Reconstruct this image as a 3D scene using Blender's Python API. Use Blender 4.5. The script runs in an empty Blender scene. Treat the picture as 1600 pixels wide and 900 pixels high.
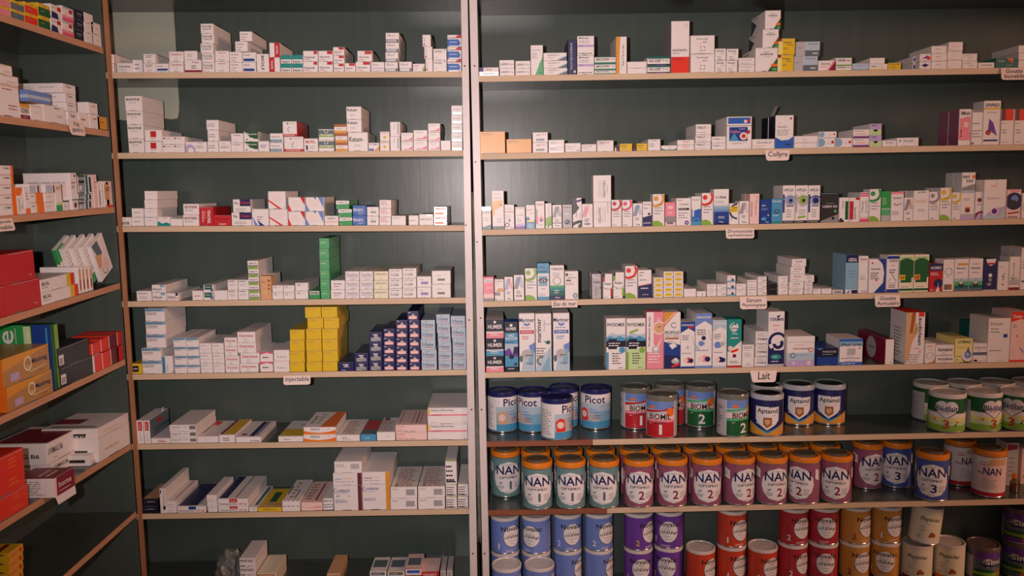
import bpy, bmesh, math, random
from mathutils import Vector, Matrix
random.seed(7)
S = bpy.context.scene
COL = S.collection

# ------------------------------------------------------------------ camera, world, lights, exposure
F, PITCH, YAW, ROLL = 1294.2, math.radians(6.7864), math.radians(.5569), math.radians(-.8435)
D = 2.4            # distance to the front plane of the two facing cabinets
DEP = .214         # depth of their shelves
fw = Vector((math.sin(YAW)*math.cos(PITCH), math.cos(YAW)*math.cos(PITCH), -math.sin(PITCH)))
r0 = Vector((math.cos(YAW), -math.sin(YAW), 0)); u0_ = r0.cross(fw)
rt = math.cos(ROLL)*r0 + math.sin(ROLL)*u0_
up = -math.sin(ROLL)*r0 + math.cos(ROLL)*u0_
cd = bpy.data.cameras.new('camera'); cam = bpy.data.objects.new('camera', cd); COL.objects.link(cam)
cd.sensor_width = 36; cd.lens = F/1600*36; cd.clip_start = .05
cam.matrix_world = Matrix(((rt.x, up.x, -fw.x, 0), (rt.y, up.y, -fw.y, 0), (rt.z, up.z, -fw.z, 0), (0, 0, 0, 1)))
S.camera = cam

W = bpy.data.worlds.new('room_light'); S.world = W; W.use_nodes = True
bg = W.node_tree.nodes['Background']; bg.inputs[0].default_value = (1, .60, .45, 1); bg.inputs[1].default_value = .17
def lamp(name, kind, loc, energy, color, target=None, **kw):
    l = bpy.data.lights.new(name, kind); l.energy = energy; l.color = color
    for k, v in kw.items(): setattr(l, k, v)
    o = bpy.data.objects.new(name, l); COL.objects.link(o); o.location = loc
    if target is not None:
        o.rotation_euler = (Vector(target)-Vector(loc)).to_track_quat('-Z', 'Y').to_euler()
    return o
lamp('phone_flash', 'SPOT', (-.13, .0, .03), 172, (1, .85, .835), (-.12, D, .02), spot_size=math.radians(82), spot_blend=1.0, shadow_soft_size=.012)
lamp('warm_room_lamp', 'AREA', (5.6, -.4, 1.1), 120, (1, .50, .32), (-.3, D, -.1), shape='DISK', size=1.2)
S.view_settings.view_transform = 'Standard'; S.view_settings.look = 'None'
S.view_settings.gamma = 1; S.view_settings.use_curve_mapping = False; S.view_settings.exposure = 0.0

# ------------------------------------------------------------------ pixel helpers (photograph taken as 1600 x 900)
def ray(px, py): return fw + rt*((px-800)/F) + up*((450-py)/F)
def atY(px, py, Y): d = ray(px, py); return d*(Y/d.y)
def atX(px, py, X): d = ray(px, py); return d*(X/d.x)

# ------------------------------------------------------------------ materials
def lin(h):
    c = [int(h[i:i+2], 16)/255 for i in (1, 3, 5)]
    return [(x/12.92 if x <= .04045 else ((x+.055)/1.055)**2.4) for x in c] + [1]
MATS = {}
def mat(name, hexc, rough=.45, metal=0, vary=.06, scale=40, bump=0, stretch=(1, 1, 1), spec=.5, dark=None, alpha=1, coat=0):
    if name in MATS: return MATS[name]
    m = bpy.data.materials.new(name); m.use_nodes = True; nt = m.node_tree; b = nt.nodes['Principled BSDF']
    tc = nt.nodes.new('ShaderNodeTexCoord'); mp = nt.nodes.new('ShaderNodeMapping'); n = nt.nodes.new('ShaderNodeTexNoise')
    nt.links.new(tc.outputs['Object'], mp.inputs[0]); nt.links.new(mp.outputs[0], n.inputs[0]); mp.inputs['Scale'].default_value = stretch
    n.inputs['Scale'].default_value = scale; n.inputs['Detail'].default_value = 4
    mx = nt.nodes.new('ShaderNodeMix'); mx.data_type = 'RGBA'
    c = lin(hexc); d = lin(dark) if dark else [x*(1-vary*2) for x in c[:3]]+[1]
    mx.inputs[6].default_value = c; mx.inputs[7].default_value = d
    nt.links.new(n.outputs[0], mx.inputs[0]); nt.links.new(mx.outputs[2], b.inputs['Base Color'])
    b.inputs['Roughness'].default_value = rough; b.inputs['Metallic'].default_value = metal
    b.inputs['Specular IOR Level'].default_value = spec
    if alpha < 1: b.inputs['Alpha'].default_value = alpha
    if coat: b.inputs['Coat Weight'].default_value = coat; b.inputs['Coat Roughness'].default_value = .12
    if bump:
        bn = nt.nodes.new('ShaderNodeBump'); bn.inputs['Strength'].default_value = bump; bn.inputs['Distance'].default_value = .002
        nt.links.new(n.outputs[0], bn.inputs['Height']); nt.links.new(bn.outputs[0], b.inputs['Normal'])
    MATS[name] = m
    return m
PAL = dict(w='#ebe4e2', k='#1b1a20', g='#918d90', s='#c9c9cd', r='#c2242b', R='#e5341f', o='#ee7420', y='#e2be24', Y='#e8dd8c', b='#2b62b8', n='#20235a', N='#15182e',
           c='#86b0c6', C='#4a98c0', t='#1f8f8a', T='#14655f', e='#2f9c50', E='#1c5c30', v='#6b3c9c', V='#3c2470', p='#ec8c9c', P='#e0507c', m='#861c38', M='#6a2c38', a='#de9a34',
           l='#86b23c', h='#b9b4b6', i='#ece2c6', u='#a8602c', x='#2c2c30', q='#f0cdc6', z='#bda8d4', d='#6f8ccc', G='#5f6e78', B='#1c3f8e', S='#b4c6d4', O='#b8884e', L='#c4dca0',
           H='#58ad76', D='#d8a87c')
PAL.update({'1': '#6c8f90', '2': '#96566c', '3': '#4458a4', '4': '#7389cc', '5': '#7040a0', '6': '#cf452c', '7': '#c88c40', '8': '#8cc8a0', '9': '#b02f38'})
PALN = dict(w='white_card', k='black_ink', g='grey_ink', s='silver_foil', r='red_print', R='vermilion_print', o='orange_print', y='yellow_print', Y='pale_yellow_print', b='blue_print', n='navy_print',
            N='blue_black_print', c='light_blue_print', C='cyan_print', t='teal_print', T='dark_teal_print', e='green_print', E='dark_green_print', v='violet_print', V='deep_violet_print', p='pink_print', P='magenta_print',
            m='maroon_print', M='brown_red_print', a='amber_print', l='lime_print', h='pale_grey_print', i='cream_card', u='brown_print', x='charcoal_print', q='blush_print', z='lavender_print',
            d='denim_blue_print', G='slate_print', B='royal_blue_print', S='ice_blue_print', O='ochre_print', **{'1': 'grey_teal_can_print', '2': 'dusty_plum_can_print', '3': 'dusk_blue_can_print', '4': 'periwinkle_can_print', '5': 'grape_can_print', '6': 'brick_red_can_print', '7': 'dull_amber_can_print', '8': 'sea_green_print', '9': 'crimson_can_print'}, L='pale_green_print', H='mint_green_print', D='tan_card')
def pm(ch):
    if ch == 's': return mat('silver_foil', PAL['s'], .28, .75)
    return mat(PALN[ch], PAL[ch], .42 if ch in 'wiqD' else .36)
GREEN = mat('green_gloss_paint', '#4c5853', .3, spec=.3, vary=.1, scale=9, bump=.1, stretch=(5, 5, .5), dark='#434c48')
GREEN_S = mat('green_shelf_paint', '#46544e', .22, vary=.1, scale=9, bump=.25, stretch=(1, 4, 4), dark='#413f3a')
PATCH = mat('pale_green_undercoat', '#a9ad9d', .5, vary=.08, scale=12, bump=.2)
WOOD = mat('raw_pine_edge', '#d4bea2', .55, scale=6, bump=.3, stretch=(1.2, 8, 22), dark='#c2a382')
WOOD_L = mat('raw_pine_side_edge', '#cf9f80', .55, scale=6, bump=.3, stretch=(8, 1.2, 22), dark='#b07c58')
RED_WOOD = mat('red_brown_wood', '#9c5c3c', .5, scale=8, bump=.3, stretch=(1.5, 8, 22), dark='#6e3a26')
POST = mat('pale_painted_post', '#d9cfcc', .38, vary=.06, scale=30, bump=.15)
POST_W = mat('post_wood', '#b27e5a', .5, scale=5, bump=.3, stretch=(14, 14, 1), dark='#84563a')
WALLM = mat('room_plaster', '#8a8278', .8, scale=12, bump=.2)
FLOORM = mat('floor_tile', '#6a5a50', .5, scale=8)
PAPER = mat('note_paper', '#ecd8d0', .7, vary=.05)
DARKHOLE = mat('black_screw', '#15120f', .4)

# ------------------------------------------------------------------ mesh helpers
class MB:
    def __init__(s): s.v = []; s.f = []; s.m = []; s.mats = []
    def mi(s, m):
        if m not in s.mats: s.mats.append(m)
        return s.mats.index(m)
    def add(s, pts, m, faces=None):
        i = s.mi(m); b = len(s.v); s.v += [tuple(p) for p in pts]
        for f in (faces or [tuple(range(len(pts)))]): s.f.append(tuple(b+j for j in f)); s.m.append(i)
    def hexa(s, p, m):   # 8 points: bottom 0-3, top 4-7 counter-clockwise
        s.add(p, m, [(3, 2, 1, 0), (4, 5, 6, 7), (0, 1, 5, 4), (1, 2, 6, 5), (2, 3, 7, 6), (3, 0, 4, 7)])
    def box(s, x0, x1, y0, y1, z0, z1, m):
        s.hexa([(x0, y0, z0), (x1, y0, z0), (x1, y1, z0), (x0, y1, z0), (x0, y0, z1), (x1, y0, z1), (x1, y1, z1), (x0, y1, z1)], m)
    def mesh(s, name, smooth=False):
        me = bpy.data.meshes.new(name); me.from_pydata(s.v, [], s.f)
        for m in s.mats: me.materials.append(m)
        me.polygons.foreach_set('material_index', s.m)
        if smooth: me.polygons.foreach_set('use_smooth', [True]*len(s.f))
        me.update(); return me
def link(name, me, parent=None, loc=None, rot=None):
    o = bpy.data.objects.new(name, me); COL.objects.link(o)
    if parent: o.parent = parent
    if loc is not None: o.location = loc
    if rot is not None: o.rotation_euler = rot
    return o
LABELS = {}
def tag(o, label, cat, group=None):
    o['label'] = label; o['category'] = cat
    if group: o['group'] = group
    LABELS.setdefault(label, []).append(o.name)
    n = len(label.replace(',', '').split())
    if n > 16 or n < 4: print('LABEL LENGTH', n, label)
def struct(o): o['kind'] = 'structure'; return o

TXT = {}; ASP = {}
def text_tris(s, bold):
    key = (s, bold)
    if key not in TXT:
        c = bpy.data.curves.new('lettering', 'FONT'); c.body = s; c.resolution_u = 2; c.offset = .018 if bold else .008
        o = bpy.data.objects.new('lettering', c); m = bpy.data.meshes.new_from_object(o)
        xs = [v.co.x for v in m.vertices]; ys = [v.co.y for v in m.vertices]
        x0, x1, y0, y1 = min(xs), max(xs), min(ys), max(ys)
        P = [((v.co.x-x0)/(x1-x0), (v.co.y-y0)/(y1-y0)) for v in m.vertices]
        TXT[key] = [[P[i] for i in p.vertices] for p in m.polygons]
        ASP[s] = (x1-x0)/(y1-y0)
        bpy.data.objects.remove(o); bpy.data.curves.remove(c); bpy.data.meshes.remove(m)
    return TXT[key]
def clip(poly, ax, lim, keep_less):
    out = []
    for i in range(len(poly)):
        a, b = poly[i-1], poly[i]
        ia = (a[ax] <= lim) == keep_less or a[ax] == lim; ib = (b[ax] <= lim) == keep_less or b[ax] == lim
        if ia != ib:
            t = (lim-a[ax])/(b[ax]-a[ax]); q = [a[0]+(b[0]-a[0])*t, a[1]+(b[1]-a[1])*t]; q[ax] = lim; out.append(tuple(q))
        if ib: out.append(b)
    return out
ARABIC = {'NOVA': '\uFED9\uFEFB\uFE8E\uFED3\uFEEE\uFEE7', 'BIO': '\uFEDE\uFEF4\uFEE3\uFEEE\uFEF4\uFE91'}
def compile_art(art, asp, U0=0., U1=1.):
    """art string -> [(face, colour, [2D polygons], layer)]; asp = width / height of one unit of u against one unit of v"""
    out = []; face = 'F'; lay = 0
    rnd = random.Random(len(art)*7+3)
    for cmd in art.split(';'):
        t = cmd.split()
        if not t: continue
        if t[0][0] == '@': face = t[0][1]; continue
        lay += 1; op, c = t[0], t[1]; P = []
        if op in 'tTU':
            s = t[2].replace('_', ' '); s = ARABIC.get(s, s); u0, v0, u1, v1 = map(float, t[3:7]); bold = len(t) > 7
            tris = text_tris(s, bold)
            if op == 't':     # never wider than one and a half times the natural proportion
                mxw = 1.45*ASP[s]*(v1-v0)/asp
                if u1-u0 > mxw: um = (u0+u1)/2; u0, u1 = um-mxw/2, um+mxw/2
            for tri in tris:
                if op == 't': P.append([(u0+a*(u1-u0), v0+b*(v1-v0)) for a, b in tri])
                elif op == 'T': P.append([(u1-b*(u1-u0), v0+a*(v1-v0)) for a, b in tri])
                else: P.append([(u0+b*(u1-u0), v1-a*(v1-v0)) for a, b in tri])
        elif op == 'r':
            u0, v0, u1, v1 = map(float, t[2:6]); P.append([(u0, v0), (u1, v0), (u1, v1), (u0, v1)])
        elif op == 'l':
            u0, v0, u1, v1 = map(float, t[2:6]); n = int(t[6]); ph = (v1-v0)/n
            for i in range(n):
                y = v1-(i+.75)*ph; u = u0; end = u0+(u1-u0)*rnd.uniform(.65, 1)
                while u < end-1e-6:
                    w = min(end-u, (u1-u0)*rnd.uniform(.12, .34)); P.append([(u, y), (u+w, y), (u+w, y+ph*.38), (u, y+ph*.38)]); u += w+(u1-u0)*.05
        elif op == 'p':
            q = list(map(float, t[2:])); P.append([(q[i], q[i+1]) for i in range(0, len(q), 2)])
        elif op == 'c':
            u, v, r = map(float, t[2:5]); e = float(t[5]) if len(t) > 5 else 1.
            P.append([(u+r/asp*math.cos(a*math.pi/12), v+r*e*math.sin(a*math.pi/12)) for a in range(24)])
        elif op == 'a':
            u, v, ra, rb, a0, a1 = map(float, t[2:8]); n = 14
            for i in range(n):
                A, B = [math.radians(a0+(a1-a0)*j/n) for j in (i, i+1)]
                P.append([(u+ra/asp*math.cos(A), v+ra*math.sin(A)), (u+rb/asp*math.cos(A), v+rb*math.sin(A)), (u+rb/asp*math.cos(B), v+rb*math.sin(B)), (u+ra/asp*math.cos(B), v+ra*math.sin(B))])
        elif op == 'b':
            u0, v0, u1, v1 = map(float, t[2:6]); u = u0
            while u < u1-1e-6:
                w = (u1-u0)*rnd.choice((.02, .04, .06)); P.append([(u, v0), (min(u+w, u1), v0), (min(u+w, u1), v1), (u, v1)]); u += w+(u1-u0)*rnd.choice((.02, .04))
        Q = []
        for p in P:
            if sum(p[i-1][0]*p[i][1]-p[i][0]*p[i-1][1] for i in range(len(p))) < 0: p = p[::-1]
            for ax, lim, kl in ((0, U0, False), (0, U1, True), (1, 0., False), (1, 1., True)):
                if len(p) > 2: p = clip(p, ax, lim, kl)
            if len(p) > 2: Q.append(p)
        out.append((face, c, Q, lay))
    return out
BOXES = {}
def carton_mesh(w, h, d, base, art, name):
    key = (round(w, 4), round(h, 4), round(d, 4), base, art, name)
    if key in BOXES: return BOXES[key]
    mb = MB()
    bm = bmesh.new(); bmesh.ops.create_cube(bm, size=1)
    for v in bm.verts: v.co = Vector((v.co.x*w, (v.co.y+.5)*d, (v.co.z+.5)*h))
    bmesh.ops.bevel(bm, geom=bm.edges[:], offset=.0007, segments=1, affect='EDGES')
    bm.verts.index_update()
    mb.add([v.co for v in bm.verts], pm(base), [tuple(v.index for v in f.verts) for f in bm.faces]); bm.free()
    # tuck-flap seams of the folded carton
    seam = 'r h .03 .955 .97 .968;' if w > h*.7 and h < .09 else ''
    if seam: seam += 'r G .3 .0 .62 .03;'
    full = seam + art + ';@T;r h .03 .03 .97 .033'
    faces = {'F': (w, h, lambda u, v, e: ((u-.5)*w, -e, v*h)), 'T': (w, d, lambda u, v, e: ((u-.5)*w, v*d, h+e)),
             'R': (d, h, lambda u, v, e: (w/2+e, u*d, v*h)), 'L': (d, h, lambda u, v, e: (-w/2-e, (1-u)*d, v*h))}
    for part in ('F', 'T', 'R', 'L'):
        a, b, fn = faces[part]
        for fc, c, polys, lay in compile_art(full, a/b):
            if fc != part: continue
            m = pm(c)
            for p in polys: mb.add([fn(u, v, .00012+lay*.00004) for u, v in p], m)
    me = mb.mesh(name); BOXES[key] = me
    return me

# ------------------------------------------------------------------ cabinets
XL = atY(187, 405, D).x     # front plane of the side cabinet
XR = 1.95
SH = {}                       # shelf tops: (unit, k) -> (a, b): z = a + b*t  with t = x (M, R) or y (L)
Mpts = [((172, 113.2), (720, 111.5)), ((180, 239), (722, 235)), ((187, 353.6), (725, 352)), ((197, 471), (728, 465)), ((203, 585), (730, 577.6)), ((213, 694), (731, 687.6)), ((222, 803), (735, 795)), ((230, 926), (735, 917))]
Rpts = [((760, 118.5), (1600, 105.5)), ((760, 240), (1600, 225.5)), ((757, 359), (1600, 341.5)), ((760, 471), (1600, 453)), ((762, 582), (1600, 565.5)), ((762, 690), (1600, 674)), ((765, 797.5), (1600, 779.5)), ((765, 937), (1600, 919))]
Lpts = [((0, 21), (162, 75)), ((0, 180), (173, 205)), ((0, 338), (182, 323)), ((0, 498), (190, 441.5)), ((0, 652), (200, 559)), ((0, 818), (212, 689)), ((100, 899), (218, 794)), ((180, 960), (226, 908))]
for U, pts in (('M', Mpts), ('R', Rpts)):
    for k, (a, b) in enumerate(pts):
        A, B = atY(*a, D), atY(*b, D); s = (B.z-A.z)/(B.x-A.x); SH[U, k+1] = (A.z-s*A.x, s)
    SH[U, 0] = (SH[U, 1][0]+.2245, SH[U, 1][1])
for k, (a, b) in enumerate(Lpts):
    A, B = atX(*a, XL), atX(*b, XL); s = (B.z-A.z)/(B.y-A.y); SH['L', k+1] = (A.z-s*A.y, s)
SH['L', 0] = (SH['L', 1][0]+.225, SH['L', 1][1])
ZB, ZT = -1.42, .62
TH = .0165
_z = atY(790, 867, D+.104).z; _s = SH['R', 7][1]; SH['R', 8] = (_z-.119-.0016-_s*atY(790, 867, D+.104).x, _s)
def shz(U, k, t): a, b = SH[U, k]; return a+b*t
# post outlines: x at the top and at the bottom of the picture, on the front plane
def postx(pa, pb):
    A, B = atY(*pa, D), atY(*pb, D); s = (B.x-A.x)/(B.z-A.z)
    return lambda z: A.x+s*(z-A.z)
P_M0, P_M1 = postx((720.5, 10), (734, 850)), postx((731, 10), (745, 850))
P_R0, P_R1 = postx((733.5, 10), (753.5, 850)), postx((745.5, 10), (763.5, 850))
P_L0, P_L1 = postx((160.5, 10), (215, 800)), postx((168, 10), (222, 800))

def slanted(mb, f0, f1, y0, y1, z0, z1, m):
    mb.hexa([(f0(z0), y0, z0), (f1(z0), y0, z0), (f1(z0), y1, z0), (f0(z0), y1, z0), (f0(z1), y0, z1), (f1(z1), y0, z1), (f1(z1), y1, z1), (f0(z1), y1, z1)], m)
def root(name, loc):
    return link(name, None, loc=loc)
def mk(name, parent, mb, off):
    for i, v in enumerate(mb.v): mb.v[i] = (v[0]-off[0], v[1]-off[1], v[2]-off[2])
    return link(name, mb.mesh(name), parent)
def facing_cabinet(U, x0f, x1f, xshelf0, xshelf1, name, label):
    off = (0, D, ZB); rt_ = root(name, off)
    tag(rt_, label, 'cabinet')
    mb = MB(); mb.box(x0f, x1f, D+DEP, D+DEP+.012, ZB, ZT, GREEN)
    if U == 'M':   # pale unpainted patch with a torn edge, part of the panel's own surface
        def bp(px, py): p = atY(px, py, D+DEP-.0006); return p
        top = [bp(150, 8), bp(271, 8), bp(272, 30), bp(273.5, 48), bp(274.5, 70), bp(276, 95), bp(277, 118), bp(278.5, 140), bp(280, 160), bp(279.5, 176), bp(277.5, 185)]
        bot = [bp(268, 186.5), bp(258, 185), bp(246, 187), bp(232, 188.5), bp(215, 187), bp(198, 188.5), bp(188, 187), bp(174, 188), bp(150, 187)]
        c = bp(200, 100); ring = top+bot
        for i in range(len(ring)): mb.add([c, ring[i-1], ring[i]], PATCH)
    mk('back_panel', rt_, mb, off)
    if U == 'R':
        mb = MB(); slanted(mb, P_R0, P_R1, D+.002, D+DEP, ZB, ZT, GREEN); mk('side_panel', rt_, mb, off)
        mb = MB(); slanted(mb, P_R0, P_R1, D-.005, D+.002, ZB, ZT, POST); p = mk('post', rt_, mb, off)
        mb = MB(); mb.box(x1f-.018, x1f, D, D+DEP, ZB, ZT, GREEN); mk('side_panel', rt_, mb, off)
        holes = [(741.5, 103), (743, 253), (745.5, 378), (751, 497), (752.5, 640), (757.5, 865)]
    else:
        mb = MB(); slanted(mb, P_M0, P_M1, D+.002, D+DEP, ZB, ZT, GREEN); mk('side_panel', rt_, mb, off)
        mb = MB(); slanted(mb, P_M0, P_M1, D-.005, D+.002, ZB, ZT, POST); p = mk('post', rt_, mb, off)
        mb = MB(); slanted(mb, P_L0, P_L1, D-.001, D+.005, ZB, ZT, POST_W); mk('post', rt_, mb, off)
        holes = [(726, 103), (728, 352), (733, 500), (737, 640), (739, 865)]
    for hx, hy in holes:
        q = atY(hx, hy, D-.0055); mb = MB(); n = 10
        ring = [(q.x+.0026*math.cos(a*2*math.pi/n), D-.0058, q.z+.0026*math.sin(a*2*math.pi/n)) for a in range(n)]
        ring2 = [(x, D-.0045, z) for x, y, z in ring]
        mb.add(ring, DARKHOLE); mb.add(ring+ring2, DARKHOLE, [(i, (i+1) % n, n+(i+1) % n, n+i) for i in range(n)]); 
        sc = mk('screw', p, mb, off)
    for k in range(0, 9):
        if (U, k) not in SH: continue
        f0 = xshelf0; f1 = xshelf1
        xa = lambda z: f0(z); xb = lambda z: f1(z)
        za, zb = shz(U, k, f0(shz(U, k, 0))), shz(U, k, f1(shz(U, k, 0)))
        X0, X1 = f0(za), f1(zb)
        mb = MB(); mb.hexa([(X0, D+.002, za-TH), (X1, D+.002, zb-TH), (X1, D+DEP, zb-TH), (X0, D+DEP, za-TH), (X0, D+.002, za), (X1, D+.002, zb), (X1, D+DEP, zb), (X0, D+DEP, za)], GREEN_S)
        sh = mk('shelf', rt_, mb, off)
        segs = [(X0, X1, WOOD, 0)]
        if U == 'R' and k in (0, 6, 7):
            xm = atY({0: 833, 6: 926, 7: 948}[k], 700, D).x
            segs = [(X0, xm, RED_WOOD, 0), (xm+.0005, X1, WOOD, .001)]
        for a, b, m, e in segs:
            mb = MB(); A, B = shz(U, k, a), shz(U, k, b)
            mb.hexa([(a, D-.0005-e, A-TH), (b, D-.0005-e, B-TH), (b, D+.002, B-TH), (a, D+.002, A-TH), (a, D-.0005-e, A), (b, D-.0005-e, B), (b, D+.002, B), (a, D+.002, A)], m)
            mk('edge_strip', sh, mb, off)
    return rt_
lft = XL-.26
facing_cabinet('M', lft, P_M0(0)+.0, lambda z: lft+.02, P_M0, 'shelf_cabinet', 'green shelved cabinet with pale paint patch, packed only with medicine cartons')
facing_cabinet('R', P_R1(0)-.0, XR, P_R1, lambda z: XR-.018, 'shelf_cabinet', 'wide green shelved cabinet whose lower shelves carry milk powder cans')
# side cabinet, its front facing across the others
off = (XL, D, ZB); Lr = root('shelf_cabinet', off); tag(Lr, 'green side cabinet with sloping pine shelf edges, standing square to the others', 'cabinet')
LD = .235
mb = MB(); mb.box(XL-LD-.012, XL-LD, .95, D-.007, ZB, ZT+.12, GREEN); mk('back_panel', Lr, mb, off)
mb = MB(); mb.hexa([(XL-LD, D-.011, ZB), (P_L0(ZB)-.0004, D-.011, ZB), (P_L0(ZB)-.0004, D-.007, ZB), (XL-LD, D-.007, ZB), (XL-LD, D-.011, ZT), (P_L0(ZT)-.0004, D-.011, ZT), (P_L0(ZT)-.0004, D-.007, ZT), (XL-LD, D-.007, ZT)], GREEN); mk('side_panel', Lr, mb, off)
mb = MB(); mb.box(XL-LD, XL, .95, .968, ZB, ZT, GREEN); mk('side_panel', Lr, mb, off)
for k in range(0, 9):
    if ('L', k) not in SH: continue
    y0, y1 = .968, D-.011; za, zb = shz('L', k, y0), shz('L', k, y1)
    mb = MB(); mb.hexa([(XL-LD, y0, za-TH), (XL-.002, y0, za-TH), (XL-.002, y1, zb-TH), (XL-LD, y1, zb-TH), (XL-LD, y0, za), (XL-.002, y0, za), (XL-.002, y1, zb), (XL-LD, y1, zb)], GREEN_S)
    sh = mk('shelf', Lr, mb, off)
    mb = MB(); mb.hexa([(XL-.002, y0, za-TH), (XL, y0, za-TH), (XL, y1, zb-TH), (XL-.002, y1, zb-TH), (XL-.002, y0, za), (XL, y0, za), (XL, y1, zb), (XL-.002, y1, zb)], WOOD_L)
    mk('edge_strip', sh, mb, off)
# cloth strip hanging in the slot between the two facing cabinets
mb = MB(); n = 24; z0, z1 = atY(745, 850, D+.02).z, atY(745, 300, D+.02).z
vs = []
for i in range(n+1):
    z = z0+(z1-z0)*i/n
    for j in range(4):
        x = P_M1(z)+.001+(P_R0(z)-P_M1(z)-.002)*j/3; vs.append((x, D+.03+.006*math.sin(i*.7+j*2), z))
mb.add(vs, mat('grey_rag', '#8c8c80', .9, vary=.3, scale=30), [(i*4+j, i*4+j+1, (i+1)*4+j+1, (i+1)*4+j) for i in range(n) for j in range(3)])
o = link('cloth_strip', mb.mesh('cloth_strip', True)); md = o.modifiers.new('thick', 'SOLIDIFY'); md.thickness = .001
tag(o, 'grey stained cloth strip stuffed into the gap between the two facing cabinets', 'cloth')
# room shell
mb = MB(); mb.box(-2.2, 2.6, -1.5, D+.6, ZB-.05, ZB, FLOORM); struct(link('floor', mb.mesh('floor')))
mb = MB(); mb.box(-2.2, 2.6, D+.3, D+.36, ZB, 1.8, WALLM); struct(link('wall_back', mb.mesh('wall_back')))

# ------------------------------------------------------------------ cartons
ORD = ['', 'top', 'second', 'third', 'fourth', 'fifth', 'sixth', 'seventh', 'lowest']
CAB = {'M': 'central', 'R': 'milk', 'L': 'side'}
def levels(n):
    if n == 1: return ['']
    if n == 2: return ['upper', 'lower']
    mid = ['second up', 'third up', 'fourth up', 'fifth up', 'sixth up', 'seventh up']
    return ['top of stack'] + mid[:n-2][::-1] + ['base of stack']
ctx = {}
RECT = []
def reg(U, k, ox, oy, s, depth=.14, name='medicine_carton'): ctx.update(U=U, k=k, ox=ox, oy=oy, s=s, depth=depth, name=name)
def X(u): return ctx['ox']+u/ctx['s']
def Yp(v): return ctx['oy']+v/ctx['s']
def lab(desc, lvl): return ', '.join([x for x in (desc, lvl) if x]) + ', %s shelf, %s cabinet' % (ORD[ctx['k']], CAB[ctx['U']])
def put(name, me, loc, rot, desc, lvl, group, cat='carton'):
    o = link(name, me, loc=loc, rot=rot); tag(o, lab(desc, lvl), cat, group); return o
def col(u0, u1, v, desc, art='', n=1, base='w', d=None, dx=None, set_=None, nb=0, yaw=0, name=None, arts=None, flap=None, bdesc=None):
    """one column of n cartons between zoom coordinates u0..u1, its top at v (or a list of tops, top carton first)"""
    U, k = ctx['U'], ctx['k']; d = d or ctx['depth']; name = name or ctx['name']
    s_ = random.uniform(.001, .004) if set_ is None else set_
    Yf = D+s_
    xc = atY((X(u0)+X(u1))/2, 400, Yf).x
    slope = SH[U, k][1]; zs = shz(U, k, xc)+.0004
    pyc = lambda vv, a, b: atY((X(a)+X(b))/2, Yp(vv), Yf).z
    tops = v if isinstance(v, (list, tuple)) else None
    if tops is None:
        zt = pyc(v, u0, u1); zz = [zt-(zt-zs)*i/n for i in range(n)]
    else:
        n = len(tops); zz = [pyc(tv, *(dx[i] if dx else (u0, u1))) for i, tv in enumerate(tops)]
    zz.append(zs)
    lv = levels(n); objs = []
    for i in range(n):
        a, b = dx[i] if dx else (u0, u1)
        zmid = (zz[i]+zz[i+1])/2
        # invert the picture row for this height so that x is read at the carton's own height
        def xw(px):
            py = 450
            for _ in range(3):
                q = atY(px, py, Yf); py += (q.z-zmid)*F/D
            return atY(px, py, Yf).x
        xa, xb = xw(X(a)), xw(X(b)); w = xb-xa-.0011; h = zz[i]-zz[i+1]-.0004
        ar = arts[i] if arts else art
        me = carton_mesh(w, h, d, base, ar, name)
        yj = math.radians(random.uniform(-.25, .25)+yaw)
        xm = (xa+xb)/2
        o = put(name, me, (xm, Yf+(random.uniform(0, .0015) if n > 1 else 0), zz[i+1]+(xm-xc)*slope), (0, -math.atan(slope), yj), desc, lv[i], ('stacked '+desc) if n > 1 else None)
        objs.append(o)
        if flap and i == 0: add_flap(o, w, h, d, flap)
        if i == n-1 and tops is None or (i == n-1 and n == 1):
            for j in range(nb):
                o2 = o.copy(); COL.objects.link(o2)
                o2.location = (xm+random.uniform(-.002, .002), Yf+(d+.0015)*(j+1), zz[i+1]+(xm-xc)*slope)
                L_ = lab((bdesc or desc)+(' standing behind it' if j == 0 else ' standing two behind'), ''); tag(o2, L_, 'carton')
    return objs
def add_flap(o, w, h, d, kind):
    mb = MB(); t = .0007
    if kind == 'top':     # lid flap standing up from the rear-side edge
        mb.hexa([(-w/2, d*.35, h), (-w/2+t, d*.35, h), (-w/2+t, d*.8, h), (-w/2, d*.8, h), (-w/2+.012, d*.35, h+.028), (-w/2+.012+t, d*.35, h+.028), (-w/2+.012+t, d*.8, h+.028), (-w/2+.012, d*.8, h+.028)], pm('h'))
    elif kind == 'ear':
        mb.hexa([(w*.1, d*.75, h), (w*.45, d*.75, h), (w*.45, d*.75+t, h), (w*.1, d*.75+t, h), (w*.16, d*.8, h+.011), (w*.42, d*.8, h+.011), (w*.42, d*.8+t, h+.011), (w*.16, d*.8+t, h+.011)], pm('h'))
    elif kind == 'front':   # tuck flap hanging from the front bottom edge
        mb.hexa([(-w*.46, -.005, -.018), (w*.46, -.005, -.018), (w*.46, -.005+t, -.018), (-w*.46, -.005+t, -.018), (-w*.5, -.0012, .001), (w*.5, -.0012, .001), (w*.5, -.0004, .001), (-w*.5, -.0004, .001)], pm('w'))
    f = link('flap', mb.mesh('flap'), o)
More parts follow.
